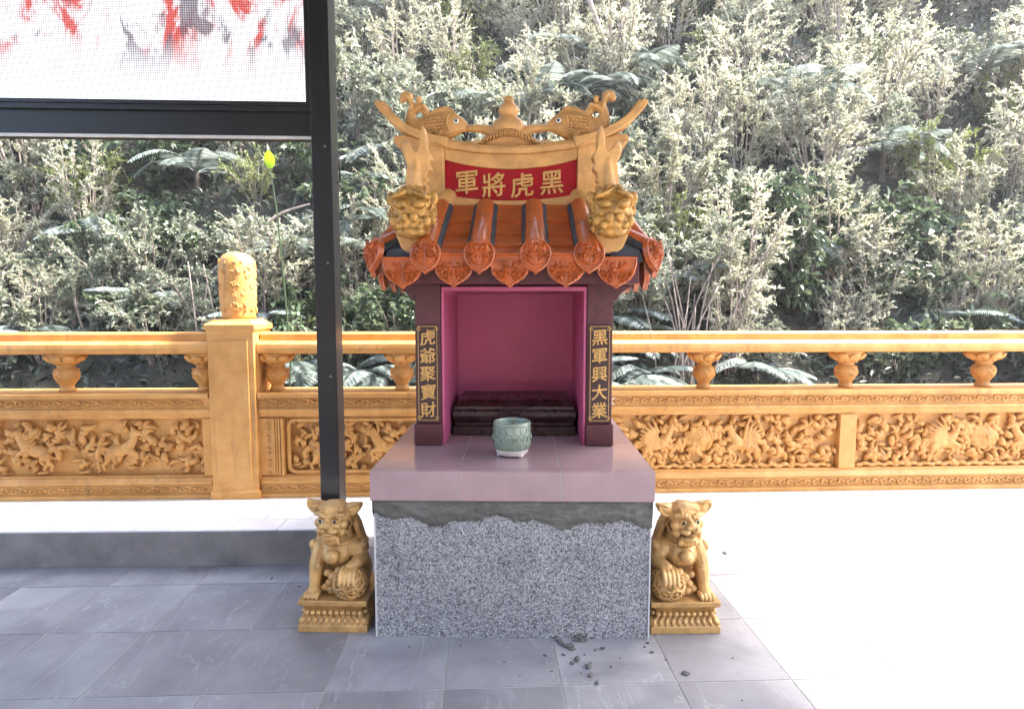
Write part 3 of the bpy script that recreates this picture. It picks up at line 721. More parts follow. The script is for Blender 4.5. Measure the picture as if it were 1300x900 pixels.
# hip ridges: beast head on the corner, flame-shaped finial above it
def hip(sx):
    root = empty('hip_ridge'); root.parent = ROOF
    b = MB()
    q = spline([(.33, .62, 1.83), (.385, .50, 1.72), (.42, .38, 1.63), (.435, .27, 1.57)], 6)
    b.tube(q, radii([.04, .05, .055, .05], len(q)), 12)
    # wedge-shaped bracket under the head, tapering to the eave
    b.prism([(.366, 1.66), (.372, 1.59), (.388, 1.545), (.412, 1.52), (.464, 1.52), (.488, 1.545), (.506, 1.59), (.514, 1.66)], .232, .40)
    b.sculpt('ridge_rib', 'gold', root, .005, 3)
    h = MB(); C = Vector((.438, .245, 1.683)); r = random.Random(3+sx)
    h.ell(C, (.082, .075, .080)); h.ell(C+Vector((0, -.055, -.035)), (.060, .045, .032)); h.ell(C+Vector((0, -.045, -.062)), (.055, .04, .022))
    for s2 in (-1, 1):
        h.ell(C+Vector((s2*.034, -.068, .022)), (.026, .02, .015)); h.ell(C+Vector((s2*.040, -.066, .052)), (.034, .022, .011), (0, s2*.35, 0))
        h.ell(C+Vector((s2*.018, -.095, -.022)), .017); h.ell(C+Vector((s2*.058, -.06, -.03)), .02); h.ell(C+Vector((s2*.040, -.085, -.046)), .014)
        h.ell(C+Vector((s2*.075, -.01, .045)), (.022, .014, .026), (0, s2*.6, 0))
    for k in range(110):
        a = r.uniform(0, 2*math.pi); e = r.uniform(-.9, 1.3); d = Vector((math.cos(a)*math.cos(e)*.082, -abs(math.sin(a))*math.cos(e)*.06+.005, math.sin(e)*.082))
        if d.y < -.035 and d.z < .04 and abs(d.x) < .045: continue
        p = C+d*1.02; cu = [p+Vector((.011*math.cos(t)*(1-t/9), -.005-t*.0006, .011*math.sin(t)*(1-t/9))) for t in np.linspace(r.uniform(0, 3), r.uniform(5, 7.5), 9)]
        h.tube(cu, .0042, 6)
    h.v = [(C.x+(a-C.x)*1.10, b_-.0, C.z+(c_-C.z)*1.28) for a, b_, c_ in h.v]
    o = h.sculpt('beast_head', 'gold_head', root, .0026, 1, .3)
    # finial: broad trunk with two pointed horns and scalloped outer edge
    t = MB()
    t.prism([(.388, 1.76), (.472, 1.76), (.470, 1.83), (.463, 1.90), (.468, 1.93), (.478, 1.955), (.472, 1.985), (.456, 2.01), (.446, 1.985), (.432, 1.962), (.418, 1.965), (.412, 1.99), (.407, 2.05), (.397, 2.085), (.384, 2.045), (.380, 1.98), (.366, 1.955), (.362, 1.93), (.372, 1.915), (.366, 1.90), (.362, 1.88), (.378, 1.868), (.388, 1.83)], .255, .315)
    t.ell((.396, .285, 2.0), (.021, .032, .085)); t.ell((.461, .285, 1.965), (.023, .032, .055), (0, .15, 0)); t.ell((.43, .285, 1.93), (.035, .033, .032)); t.ell((.372, .285, 1.935), (.016, .028, .018)); t.ell((.373, .285, 1.885), (.013, .026, .014))
    t.tube([(.425, .262, 1.92), (.428, .25, 1.86), (.432, .255, 1.78)], [.014, .018, .03], 8)
    for z in (1.83, 1.80, 1.775): t.ell((.384, .275, z), (.011, .03, .012))
    t.v = [(a, b_, 1.76+(c_-1.76)*.88) for a, b_, c_ in t.v]
    o2 = t.sculpt('finial', 'gold', root, .0045, 3)
    if sx < 0: root.scale = (-1, 1, 1); root.location.x = .024
    else: root.location.x = -.034
hip(-1); hip(1)
for sx in (-1, 1):   # lump of mortar behind each head that carries the finial
    MB().strip([[(sx*.345, .26, 1.66), (sx*.47, .26, 1.66), (sx*.47, .40, 1.62), (sx*.345, .42, 1.64)], [(sx*.36, .27, 1.775), (sx*.445, .27, 1.775), (sx*.44, .34, 1.77), (sx*.36, .35, 1.78)]]).build('finial_base', 'gold', ROOF, bevel=.01)
MB().box(-.30, .30, .60, .80, 1.70, 1.7395).build('ridge_bed', 'cement', ROOF)

# ------------------------------------------------------------------ incense pot on the slab
POT = empty('incense_pot', (0, 0, 0)); POT.matrix_world = SH.matrix_world
bpy.context.view_layer.update()
POT.location = SH.matrix_world @ Vector((-.004, .225, .6762)); POT.rotation_euler = SH.rotation_euler
tag(POT, 'small green celadon incense pot standing on the pink tiled slab', 'incense pot')
MB().lathe([(.05, .016), (.062, .018), (.069, .030), (.074, .034), (.077, .05), (.079, .075), (.079, .10), (.078, .13), (.079, .140), (.0775, .147), (.073, .149), (.069, .145), (.0675, .135), (.066, .11), (.02, .108)], 40).build('bowl', 'glaze', POT, smooth=True)
MB().lathe([(.046, .008), (.058, .008), (.064, .014), (.0705, .030), (.0735, .0345), (.05, .034)], 40).build('base_ring', 'bisque', POT, smooth=True)
for k in range(3):
    a = rad(-60+120*k+15); MB().ell((.052*math.cos(a), .052*math.sin(a), .008), (.014, .014, .008)).build('foot', 'bisque', POT, smooth=True)
b = MB(); r = random.Random(5)
for zc in (.062, .101): b.tube([(.0795*math.cos(t), .0795*math.sin(t), zc) for t in np.linspace(0, 2*math.pi, 40, endpoint=False)], .0022, 5, closed=True)
b.tube([(.0785*math.cos(t), .0785*math.sin(t), .134) for t in np.linspace(0, 2*math.pi, 40, endpoint=False)], .0022, 5, closed=True)
for k in range(16):
    a0 = 2*math.pi*k/16
    pts = []
    for t in np.linspace(0, 5.0, 12):
        rr = .013*(1-t/7); a = a0+rr*math.cos(t)/.079; pts.append((.0805*math.cos(a), .0805*math.sin(a), .082+rr*math.sin(t)))
    b.tube(pts, radii([.0035, .0045, .0018], 12), 5)
    a = a0+.19; b.tube([(.0805*math.cos(a-.1), .0805*math.sin(a-.1), .069+.024*(k % 2)), (.0815*math.cos(a), .0815*math.sin(a), .082), (.0805*math.cos(a+.12), .0805*math.sin(a+.12), .093-.022*(k % 2))], [.002, .0042, .0015], 5)
    for zc in (.115, .048):
        a = a0+.1; x, y = .0795*math.cos(a), .0795*math.sin(a)
        b.tube([(x, y, zc-.009), (x, y, zc+.009)], .0014, 4)
tag(b.build('moulded_band', 'glaze', POT, smooth=True), kind='stuff')
MB().lathe([(.001, .124), (.03, .126), (.05, .122), (.0668, .118), (.0668, .112), (.001, .112)][::-1], 32).build('ash', 'ash', POT, smooth=True)
for (x, y, h, l) in ((-.004, -.01, .022, .006), (.008, .002, .018, -.004), (.001, .014, .024, .003)):
    MB().tube([(x, y, .12), (x+l, y, .12+h)], .0016, 6).build('incense_stub', 'stick', POT)

# ------------------------------------------------------------------ guardian lions
def lion(mirror, open_mouth):
    root = empty('guardian_lion')
    # pedestal --------------------------------------------------
    pd = MB()
    def ring(hx, hy, z): return [(-hx, -hy, z), (hx, -hy, z), (hx, hy, z), (-hx, hy, z)]
    pd.strip([ring(.140, .135, 0), ring(.140, .135, .026), ring(.134, .129, .034), ring(.118, .113, .058), ring(.112, .107, .062), ring(.112, .107, .080), ring(.116, .111, .088), ring(.128, .123, .102), ring(.138, .133, .108), ring(.140, .135, .127), ring(.137, .132, .130)])
    ped = pd.build('pedestal', 'gold_lion', root, bevel=.003)
    bd = MB()
    for s in (-1, 1):
        for k in range(10):
            x = lerp(-.108, .108, k/9); y = lerp(-.103, .103, k/9)
            bd.ell((x, s*.119, .074), .0105, None, 2); bd.ell((s*.124, y, .074), .0105, None, 2)
    tag(bd.build('bead', 'gold_lion', ped, smooth=True), kind='stuff')
    lf = MB()
    for s in (-1, 1):
        for k in range(11):
            t = k/10
            x = lerp(-.128, .128, t); lf.tube([(x*.90, s*.1125, .056), (x*.97, s*.126, .045), (x*1.02, s*.134, .031)], [.006, .0095, .004], 6)
            y = lerp(-.123, .123, t); lf.tube([(s*.1175, y*.90, .056), (s*.131, y*.97, .045), (s*.139, y*1.02, .031)], [.006, .0095, .004], 6)
    tag(lf.build('lotus_leaf', 'gold_lion', ped, smooth=True), kind='stuff')
    # body: one continuous figure, seated, one paw on the ball (built with the ball on +x)
    Z = .129; b = MB()
    def P(x, y, z): return Vector((x, y, z+Z))
    b.ell(P(0, .055, .075), (.100, .080, .080)); limb(b, [P(0, .05, .10), P(0, .01, .17), P(0, -.02, .235)], [.090, .080, .058], 6, 14)
    b.ell(P(0, -.042, .172), (.072, .048, .062)); b.ell(P(-.025, -.06, .165), (.035, .035, .045)); b.ell(P(.025, -.06, .165), (.035, .035, .045))
    # haunches and hind feet
    for s in (-1, 1):
        b.ell(P(s*.083, .03, .065), (.036, .062, .062)); limb(b, [P(s*.088, .01, .05), P(s*.094, -.03, .028), P(s*.096, -.06, .018)], [.032, .026, .020])
        for k in range(3): b.ell(P(s*(.082+.013*k), -.078, .012), (.009, .014, .011))
    # straight foreleg
    limb(b, [P(-.070, -.035, .185), P(-.084, -.060, .12), P(-.086, -.078, .06), P(-.088, -.088, .022)], [.036, .030, .023, .024])
    b.ell(P(-.079, -.072, .115), (.024, .022, .03))
    for k in range(4):
        x = -.112+.0155*k; limb(b, [P(x+.003, -.098, .022), P(x, -.116, .015), P(x-.001, -.124, .006)], [.0095, .0098, .006], 4, 8)
    # bent foreleg with the paw laid over the ball
    limb(b, [P(.070, -.035, .185), P(.096, -.050, .150), P(.092, -.085, .142), P(.072, -.110, .134)], [.038, .033, .027, .022])
    for k in range(4):
        x = .044+.017*k; limb(b, [P(x*.9+.008, -.112, .134), P(x, -.146, .126), P(x+.001, -.169, .102), P(x+.002, -.176, .084)], [.0095, .0095, .008, .005], 4, 8)
    for s in (-1, 1): b.ell(P(s*.099, -.040, .195), .0215); b.ell(P(s*.092, -.02, .175), (.03, .035, .04))
    # collar
    b.tube([P(.066*math.cos(t), -.018+.062*math.sin(t), .222+.012*math.sin(t)) for t in np.linspace(0, 2*math.pi, 28, endpoint=False)], .0085, 8, closed=True)
    # sash and tassels between the legs
    for (x, z, r) in ((-.01, .075, .022), (.004, .045, .02), (-.028, .05, .018), (-.02, .02, .02), (-.045, .03, .017), (.012, .10, .018), (-.035, .09, .016), (.0, .015, .018)): b.ell(P(x, -.075, z), r)
    # neck and beard locks
    limb(b, [P(0, -.02, .225), P(-.003, -.03, .265)], [.058, .056])
    TH = rad(-9)
    hd = len(b.v)
    # head, built upright around its own centre then turned outward
    H = MB()
    H.ell((0, 0, .008), (.062, .060, .054)); H.ell((0, -.012, .038), (.053, .046, .027)); H.ell((0, -.035, -.012), (.052, .036, .034))
    H.ell((0, -.066, -.002), (.021, .022, .017)); H.ell((0, -.052, .012), (.013, .02, .014))
    for s in (-1, 1):
        H.ell((s*.014, -.079, -.004), (.010, .010, .0085)); H.ell((s*.021, -.070, -.020), (.021, .018, .012)); H.ell((s*.045, -.038, -.010), (.018, .018, .018)); H.ell((s*.040, -.040, -.036), (.016, .018, .016))
        # brows: swept knobbly ridges
        for k in range(5): H.ell((s*(.010+.010*k), -.062+.004*k, .027+.0035*math.sin(k*1.1)+.0012*k), .0088)
        H.ell((s*.026, -.056, .008), (.0135, .010, .0095))
        # ears out and up
        limb(H, [(s*.046, .004, .030), (s*.072, .0, .036), (s*.098, -.002, .052)], [.022, .024, .010], 6, 10)
        H.tube([(s*(.078+.020*math.cos(t)), -.016, .038+.5*.020*math.cos(t)+.018*math.sin(t)) for t in np.linspace(0, 6.28, 14, endpoint=False)], .005, 6, closed=True)
        # whisker curls on the cheek
        for k in range(4):
            c = Vector((s*(.052+.003*k), -.022+.012*k, -.048+.012*k)); H.tube([c+Vector((s*.004*math.cos(t), -.008*math.cos(t), .008*math.sin(t))) for t in np.linspace(0, 5, 8)], .0042, 6)
    for k in range(7): H.ell((-.03+.01*k, -.045, .052-.0005*(k-3)**2), .0075)
    if open_mouth:
        H.ell((0, -.058, -.050), (.030, .026, .010)); H.ell((0, -.04, -.062), (.030, .028, .014))
    else:
        H.ell((0, -.060, -.036), (.026, .022, .010)); H.ell((0, -.052, -.052), (.024, .024, .016))
    for k in range(5): limb(H, [(-.024+.012*k, -.052, -.058), (-.028+.014*k, -.052, -.076), (-.022+.011*k, -.046, -.092+.004*abs(k-2))], [.009, .0085, .004], 4, 8)
    mx = Matrix.Translation(P(-.004, -.047, .318)) @ Matrix.Rotation(TH, 4, 'Z') @ Matrix.Rotation(rad(6), 4, 'X') @ Matrix.Scale(1.14, 4)
    n0 = len(b.v); b.add([mx @ Vector(q) for q in H.v], H.f)
    # mane: long locks falling behind the ears to the shoulders and down the spine
    for k in range(12):
        a = rad(-12+204*k/11)
        top = P(-.004+.062*math.cos(a), -.035+.055*abs(math.sin(a))+.01, .335-.012*abs(math.cos(a)))
        mid = P(.074*math.cos(a), -.01+.075*math.sin(a), .27); end = P(.096*math.cos(a), .012+.085*math.sin(a), .195-.025*math.sin(a))
        limb(b, [top, mid, end], [.013, .0150, .010], 6, 8); b.ell(end, .015)
        if 2 < k < 10: limb(b, [mid, P(.090*math.cos(a), .03+.090*math.sin(a), .16), P(.088*math.cos(a), .035+.1*math.sin(a), .10)], [.015, .015, .008], 5, 8)
    # tail swept up the back
    limb(b, [P(.0, .13, .03), P(.02, .15, .10), P(.0, .14, .18), P(-.01, .11, .23)], [.022, .03, .032, .012])
    body = b.sculpt('body', 'gold_lion', root, .0028, 1, .3)
    for s in (-1, 1):
        e = MB().ell((0, 0, 0), (.0110, .008, .0078)).build('eye', 'eye_white', root, smooth=True, loc=mx @ Vector((s*.0255, -.0595, .0085)), rot=(0, 0, TH+s*.25))
        MB().ell((0, -.0052, 0), (.0072, .004, .0072)).build('pupil', 'pupil', e, smooth=True)
    if open_mouth:
        mo = MB().ell((0, 0, 0), (.026, .018, .010)).build('mouth', 'plaque', root, smooth=True, loc=mx @ Vector((0, -.058, -.036)), rot=(0, 0, TH))
        for k in range(6):
            MB().tube([(-.018+.0072*k, -.020+.0008*(k-2.5)**2, .008), (-.018+.0072*k, -.021+.0008*(k-2.5)**2, -.004)], [.0036, .0022], 6).build('tooth', 'gold_lion', mo, smooth=True)
    # bell on the chest
    bl = MB().ell(P(-.006, -.108, .172), (.029, .026, .029), None, 3).build('bell', 'gold_lion', root, smooth=True)
    MB().tube([P(-.006+.030*math.cos(t), -.108+.027*math.sin(t), .172) for t in np.linspace(0, 2*math.pi, 24, endpoint=False)], .0016, 5, closed=True).build('bell_seam', 'gold_lion', bl, smooth=True)
    # brocade ball: core with pierced rings standing proud
    C = P(.066, -.104, .066); R = .066
    ball = MB().ell(C, R*.95, None, 3).build('ball', 'gold_lion', root, smooth=True)
    lt = MB()
    dirs = []
    for lat in (-50, -18, 14, 46):
        nn = max(5, int(10*math.cos(rad(lat))))
        for k in range(nn): dirs.append((lat, 360*k/nn+(15 if lat in (-18, 46) else 0)))
    for la, lo in dirs:
        d = Vector((math.cos(rad(la))*math.cos(rad(lo)), math.cos(rad(la))*math.sin(rad(lo)), math.sin(rad(la))))
        _, u, w = frame(d)
        lt.tube([C+(d*math.cos(.33)+(u*math.cos(t)+w*math.sin(t))*math.sin(.33))*R for t in np.linspace(0, 2*math.pi, 16, endpoint=False)], .0042, 5, closed=True)
        lt.tube([C+(d+u*.2).normalized()*R, C+(d-u*.2).normalized()*R], .0028, 5); lt.tube([C+(d+w*.2).normalized()*R, C+(d-w*.2).normalized()*R], .0028, 5)
    tag(lt.build('ball_lattice', 'gold_lion', ball, smooth=True), kind='stuff')
    if mirror: root.scale = (-1, 1, 1)
    return root
l1 = lion(False, False); l1.location = W(-.715, 2.232+.14, .0026); l1.rotation_euler = (0, 0, -YAW+rad(-1.5))
tag(l1, 'shaded golden guardian lion with closed mouth, paw on brocade ball, beside the grey step', 'lion statue')
l2 = lion(True, True); l2.location = W(.690, 2.222+.14, .0026); l2.rotation_euler = (0, 0, -YAW+rad(1.0))
tag(l2, 'brightly lit golden guardian lion with open toothy mouth, paw on brocade ball', 'lion statue')

# ------------------------------------------------------------------ balustrade
BAL = empty('balustrade', (0, 3.985, 0)); tag(BAL, 'carved ochre gold stone balustrade with vase balusters and relief panels', 'balustrade')
BX0, BX1 = -1.56, 4.6
def long(name, prof, x0, x1, parent=BAL, mat='gold_rail', bevel=.003): # profile (y, z) swept along x
    return MB().prismx(prof, x0, x1).build(name, mat, parent, bevel=bevel)
def rail_set(x0, x1, par):
    long('top_rail', [(.055, 1.0715), (.055, 1.115), (.065, 1.128), (.175, 1.128), (.185, 1.115), (.185, 1.0715)], x0, x1, par)
    long('hand_rail', [(.015, .985), (-.005, 1.0), (-.012, 1.025), (-.008, 1.05), (.012, 1.071), (.23, 1.071), (.25, 1.05), (.252, 1.025), (.245, 1.0), (.225, .985)], x0, x1, par, bevel=.004)
    long('coping', [(-.03, .690), (-.03, .722), (.27, .722), (.27, .690)], x0, x1, par)
    long('upper_moulding', [(0, .6895), (0, .620), (-.012, .614), (-.016, .600), (-.010, .590), (.004, .578), (.004, .560), (.022, .552), (.022, .545), (.24, .545), (.24, .6895)], x0, x1, par)
    long('lower_moulding', [(.022, .152), (.022, .146), (.004, .138), (-.010, .120), (-.018, .112), (-.018, .098), (-.006, .094), (-.006, .030), (-.026, .026), (-.026, -.0005), (.24, -.0005), (.24, .152)], x0, x1, par)
    MB().box(x0, x1, .075, .22, .1525, .5445).build('panel_ground', 'gold_rail', par)
    for (z, y) in ((.655, -.005), (.062, -.011)):      # running scroll friezes
        b = MB(); n = int((x1-x0)/.062)
        for k in range(n):
            xc = x0+.031+.062*k; up = 1 if k % 2 else -1
            pts = [(xc+(.004+.017*(1-t/6.5))*math.cos(t), y, z+up*(.003+.017*(1-t/6.5))*math.sin(t)) for t in np.linspace(-.4, 4.6, 9)]
            b.tube(pts, radii([.005, .0085, .0035], 9), 5)
            b.tube([(xc-.032, y, z-up*.018), (xc-.012, y-.003, z-up*.004), (xc+.02, y, z-up*.020)], [.004, .006, .003], 5)
            b.tube([(xc+.016, y, z+up*.020), (xc+.028, y-.003, z+up*.006), (xc+.036, y, z-up*.008)], [.003, .006, .003], 5)
        tag(b.build('scroll_frieze', 'gold_rail', par, smooth=True), kind='stuff')
        MB().box(x0, x1, y-.003, y+.006, z+.024, z+.030).build('fillet', 'gold_rail', par)
        MB().box(x0, x1, y-.003, y+.006, z-.030, z-.024).build('fillet', 'gold_rail', par)
rail_set(BX0, BX1, BAL)
# vase balusters with lotus caps
vb = MB().lathe([(.050, 0), (.052, .010), (.046, .02), (.040, .034), (.043, .046), (.058, .068), (.073, .095), (.078, .122), (.070, .148), (.052, .164), (.046, .170), (.054, .176), (.056, .186), (.05, .192)], 24)
vb_me = vb.mesh('vase', True); vb_me.materials.append(M['gold_rail'])
lc = MB().lathe([(.05, .188), (.072, .20), (.095, .225), (.108, .250), (.108, .2635), (.05, .2635)], 24)
for k in range(8):
    a = 2*math.pi*k/8
    lc.ell((.084*math.cos(a), .084*math.sin(a), .226), (.022, .040, .034), (0, -.45, a)) if False else None
    mxk = Matrix.Rotation(a, 4, 'Z') @ Matrix.Translation((.098, 0, .226)) @ Matrix.Rotation(rad(44), 4, 'Y')
    n0 = len(lc.v); lc.ell((0, 0, 0), (.016, .040, .036)); lc.xf(n0, mxk)
    mxk = Matrix.Rotation(a+.39, 4, 'Z') @ Matrix.Translation((.070, 0, .205)) @ Matrix.Rotation(rad(38), 4, 'Y')
    n0 = len(lc.v); lc.ell((0, 0, 0), (.012, .026, .024)); lc.xf(n0, mxk)
lc_me = lc.mesh('lotus_cap', True); lc_me.materials.append(M['gold_rail'])
vo = MB()
for q in range(4):
    for k in range(9):
        a = 2*math.pi*q/4-math.pi/2; t0 = k*.7
        for (dx, dz) in ((.018, .008), (-.02, -.006), (.0, -.026), (.004, .03)):
            pts = [(.0775*math.cos(a+(dx+.013*math.cos(t)*(1-t/9))/.078), .0775*math.sin(a+(dx+.013*math.cos(t)*(1-t/9))/.078), .115+dz+.013*math.sin(t)*(1-t/9)) for t in np.linspace(0, 5.5, 9)] if k == 0 else None
            if pts: vo.tube(pts, .0036, 5)
vo_me = vo.mesh('vase_scroll', True); vo_me.materials.append(M['gold_rail'])
def baluster(x, par):
    e = mobj('vase', vb_me, par, None, (x, .12, .7222)); mobj('lotus_cap', lc_me, e); tag(mobj('vase_scroll', vo_me, e), kind='stuff')
for x in (-1.475, -.61, .46, 1.545, 2.59, 3.62): baluster(x, BAL)

# relief panels: frame stiles, winged horses, peony, leaves and clouds
def leafcurl(b, x, z, y, ln, a, bend, w):
    pts = []; 
    for i in range(6):
        t = i/5; an = a+bend*t; pts.append((x, y-.026*math.sin(math.pi*min(1, t*1.1))-.004, z)); x += ln/5*math.cos(an); z += ln/5*math.sin(an)
    b.tube(pts, [w*.5, w*.95, w, w*.9, w*.6, w*.2], 6)
def relief(par, x0, x1, z0, z1, y, seed, nleaf):
    r = random.Random(seed); b = MB()
    for k in range(nleaf):
        x = r.uniform(x0+.02, x1-.02); z = r.uniform(z0+.02, z1-.02); a = r.uniform(0, 6.28); ln = r.uniform(.06, .12); be = r.uniform(1.0, 3.2)*r.choice((-1, 1))
        leafcurl(b, x, z, y, ln, a, be, r.uniform(.012, .025))
    # keep inside the frame
    b.v = [(min(max(p[0], x0+.004), x1-.004), p[1], min(max(p[2], z0+.004), z1-.004)) for p in b.v]
    tag(b.build('leaf_scroll', 'gold_rail', par, smooth=True), kind='stuff')
def horse(par, cx, z, y, f, wing=True):
    b = MB(); P = lambda a, c, d=0: (cx+f*a, y-.030+d, z+c)
    def E(a, c, r, d=0, rot=0): b.ell(P(a, c, d), (r[0], r[2], r[1]), (0, rot*f, 0))
    E(-.03, -.02, (.060, .044, .034)); E(.028, .0, (.046, .048, .036)); E(-.075, -.03, (.042, .046, .034))
    limb(b, [P(.045, .02), P(.075, .065), P(.088, .100)], [.036, .026, .020]); limb(b, [P(.086, .108), P(.112, .102), P(.134, .084)], [.022, .019, .012])
    E(.080, .125, (.006, .016, .008), 0, .3)
    for i in range(6): E(.045+.004*i, .085-.012*i+.03, (.014, .008, .012), 0, .8)
    limb(b, [P(.040, -.03), P(.062, -.075), P(.040, -.11), P(.046, -.135)], [.020, .014, .010, .012])
    limb(b, [P(.055, -.02, -.012), P(.098, -.045, -.012), P(.082, -.085, -.012), P(.092, -.10, -.012)], [.020, .014, .010, .012])
    limb(b, [P(-.075, -.05), P(-.050, -.09), P(-.078, -.12), P(-.066, -.145)], [.026, .016, .010, .012])
    limb(b, [P(-.095, -.045, -.012), P(-.105, -.09, -.012), P(-.130, -.115, -.012), P(-.122, -.145, -.012)], [.026, .016, .010, .012])
    limb(b, [P(-.110, -.01), P(-.15, .0), P(-.17, -.04), P(-.165, -.08)], [.014, .020, .022, .008])
    if wing:
        for k in range(8):
            a = rad(98+k*13); ln = .17-.012*k; p0 = P(-.01-.006*k, .015-.004*k, -.02); p1 = P(-.01-.006*k+ln*.6*math.cos(a), .015+ln*.6*math.sin(a), -.026); p2 = P(-.01-.006*k+ln*math.cos(a+.12), .015+ln*math.sin(a+.12), -.014)
            b.tube([p0, p1, p2], [.012, .0125, .005], 6)
    return b.sculpt('winged_horse' if wing else 'horse', 'gold_rail', par, .0048, 1)
def peony(par, cx, z, y):
    b = MB()
    for ring, (n, rr, s) in enumerate(((9, .085, .040), (8, .058, .034), (6, .032, .026))):
        for k in range(n):
            a = 2*math.pi*k/n+ring*.4
            n0 = len(b.v); b.ell((0, 0, 0), (s*.95, .010, s*.8)); b.xf(n0, Matrix.Translation((cx+rr*math.cos(a), y-.028-.010*ring, z+rr*.82*math.sin(a))) @ Matrix.Rotation(-a, 4, 'Y') @ Matrix.Rotation(rad(24), 4, 'Z'))
    b.ell((cx, y-.055, z), (.026, .018, .022))
    o = b.build('peony', 'gold_rail', par, smooth=True); tag(o, kind='stuff'); return o
def stile(x0, x1, par, yy=.0): MB().box(x0, x1, yy, .0745, .1528, .5442).build('stile', 'gold_rail', par, bevel=.004)
YB = .075
stile(-1.56, -1.40, BAL, .004)
def recess(par, x0, x1):
    # rounded moulding around the sunk field
    z0, z1, r = .168, .530, .045; pts = []
    for (cx, cz, a) in ((x1-r, z1-r, 0), (x0+r, z1-r, 90), (x0+r, z0+r, 180), (x1-r, z0+r, 270)):
        pts += [(cx+r*math.cos(rad(a+t)), .022, cz+r*math.sin(rad(a+t))) for t in (0, 30, 60, 90)]
    MB().tube(pts, .013, 8, closed=True).build('panel_frame', 'gold_rail', par, smooth=True)
for (a, c, y0) in ((-1.470, -1.462, -.006), (-1.452, -1.444, -.006), (-1.436, -1.424, -.010), (-1.416, -1.402, -.014)): MB().box(a, c, y0, .0035, .153, .544).build('stile_moulding', 'gold_rail', BAL, bevel=.002)
b = MB()
for k in range(9):
    z = .175+.042*k; b.tube([(-1.503+.013*math.cos(t)*(1-t/8), .0, z+.014*math.sin(t)*(1-t/8)*(1 if k % 2 else -1)) for t in np.linspace(0, 5, 9)], radii([.003, .0065, .003], 9), 5)
tag(b.build('stile_scroll', 'gold_rail', BAL, smooth=True), kind='stuff')
recess(BAL, -1.375, .33); stile(.36, .50, BAL, .012); stile(2.50, 2.62, BAL, .012)
relief(BAL, -1.365, .32, .165, .535, YB, 5, 260); relief(BAL, .505, 2.495, .153, .545, YB, 9, 340); relief(BAL, 2.625, 4.6, .153, .545, YB, 19, 300)
horse(BAL, -1.10, .33, YB, 1, False); horse(BAL, -.72, .34, YB, -1, False); horse(BAL, -.30, .34, YB, 1, False)
for cx in (1.50, 3.6):
    peony(BAL, cx, .37, YB); horse(BAL, cx-.30, .345, YB, 1); horse(BAL, cx+.30, .345, YB, -1)
for x0, x1 in ((.52, 2.48), (2.64, 4.58)):   # rolling wave of cloud along the foot of the relief
    b = MB(); k = 0; x = x0+.03
    while x < x1-.03: b.ell((x, YB-.022, .165+.012*(k % 2)), (.032, .022, .018)); x += .045; k += 1
    b.sculpt('cloud_wave', 'gold_rail', BAL, .006, 1)

# newel at the left end with a carved block on top, and the next bay beyond it
NW = empty('newel_post', (-1.72, 4.10, 0)); tag(NW, 'square ochre gold newel post topped by a carved drum', 'newel post')
nb = MB(); hs = .152
nb.strip([[(-a, -a, z), (a, -a, z), (a, a, z), (-a, a, z)] for a, z in ((hs+.012, -.0005), (hs+.012, .05), (hs, .06), (hs, 1.14), (hs+.014, 1.15), (hs+.014, 1.185), (hs-.01, 1.20), (hs-.03, 1.22))])
nb.build('shaft', 'gold_rail', NW, bevel=.004)
for s in (-1, 1):
    MB().box(-.115, .115, s*(hs+.0025)-.006, s*(hs+.0025)+.006, .12, 1.08).build('panel', 'gold_rail', NW, bevel=.005); MB().box(s*(hs+.0025)-.006, s*(hs+.0025)+.006, -.115, .115, .12, 1.08).build('panel', 'gold_rail', NW, bevel=.005)
dr = MB().lathe([(.10, 0), (.112, .01), (.106, .03), (.112, .06), (.118, .16), (.114, .30), (.118, .37), (.108, .40), (.09, .43), (.05, .45), (.004, .455)], 24, (0, 0, 1.2202)).build('drum', 'gold_rail', NW, smooth=True)
b = MB(); r = random.Random(77)
for k in range(150):
    a = r.uniform(0, 6.28); z = 1.25+r.uniform(.02, .36); rr = .114
    d = r.uniform(0, 6); pts = [(rr*math.cos(a+.018*math.cos(t)*(1-t/9)/rr), rr*math.sin(a+.018*math.cos(t)*(1-t/9)/rr), z+.02*math.sin(t)*(1-t/9)) for t in np.linspace(d, d+5, 8)]
    b.tube(pts, radii([.004, .0085, .003], 8), 5)
tag(b.build('carving', 'gold_rail', dr, smooth=True), kind='stuff')
BL2 = empty('balustrade', (0, 3.985, 0)); tag(BL2, 'far bay of gold balustrade beyond the newel post, below the screen', 'balustrade')
rail_set(-4.6, -1.885, BL2)
for x in (-1.97, -2.9, -3.9): baluster(x, BL2)
relief(BL2, -4.55, -1.95, .165, .535, YB, 51, 300); stile(-1.95, -1.886, BL2, .012)
horse(BL2, -2.5, .34, YB, 1, False); horse(BL2, -3.1, .34, YB, -1, False)

# ------------------------------------------------------------------ grey step with white tiles
ST = empty('tiled_step', W(-1.62, 2.83)); ST.rotation_euler = (0, 0, rad(-1.0)); tag(ST, 'low grey step with white tiled top, behind the shaded lion', 'step')
stb = MB().box(-1.0, .74, 0, .44, .002, .181).build('riser', 'step_body', ST, bevel=.004)
for j in range(3):
    y0 = .002+j*.1465; off = .12*(j % 2); x = -1.0+off-.24
    while x < .74:
        xa, xb = max(-.998, x+.002), min(.738, x+.238)
        if xb-xa > .03: MB().box(xa, xb, y0+.0025, y0+.1435, .1812, .190).build('tile', 'step_tile', stb, bevel=.002)
        x += .24

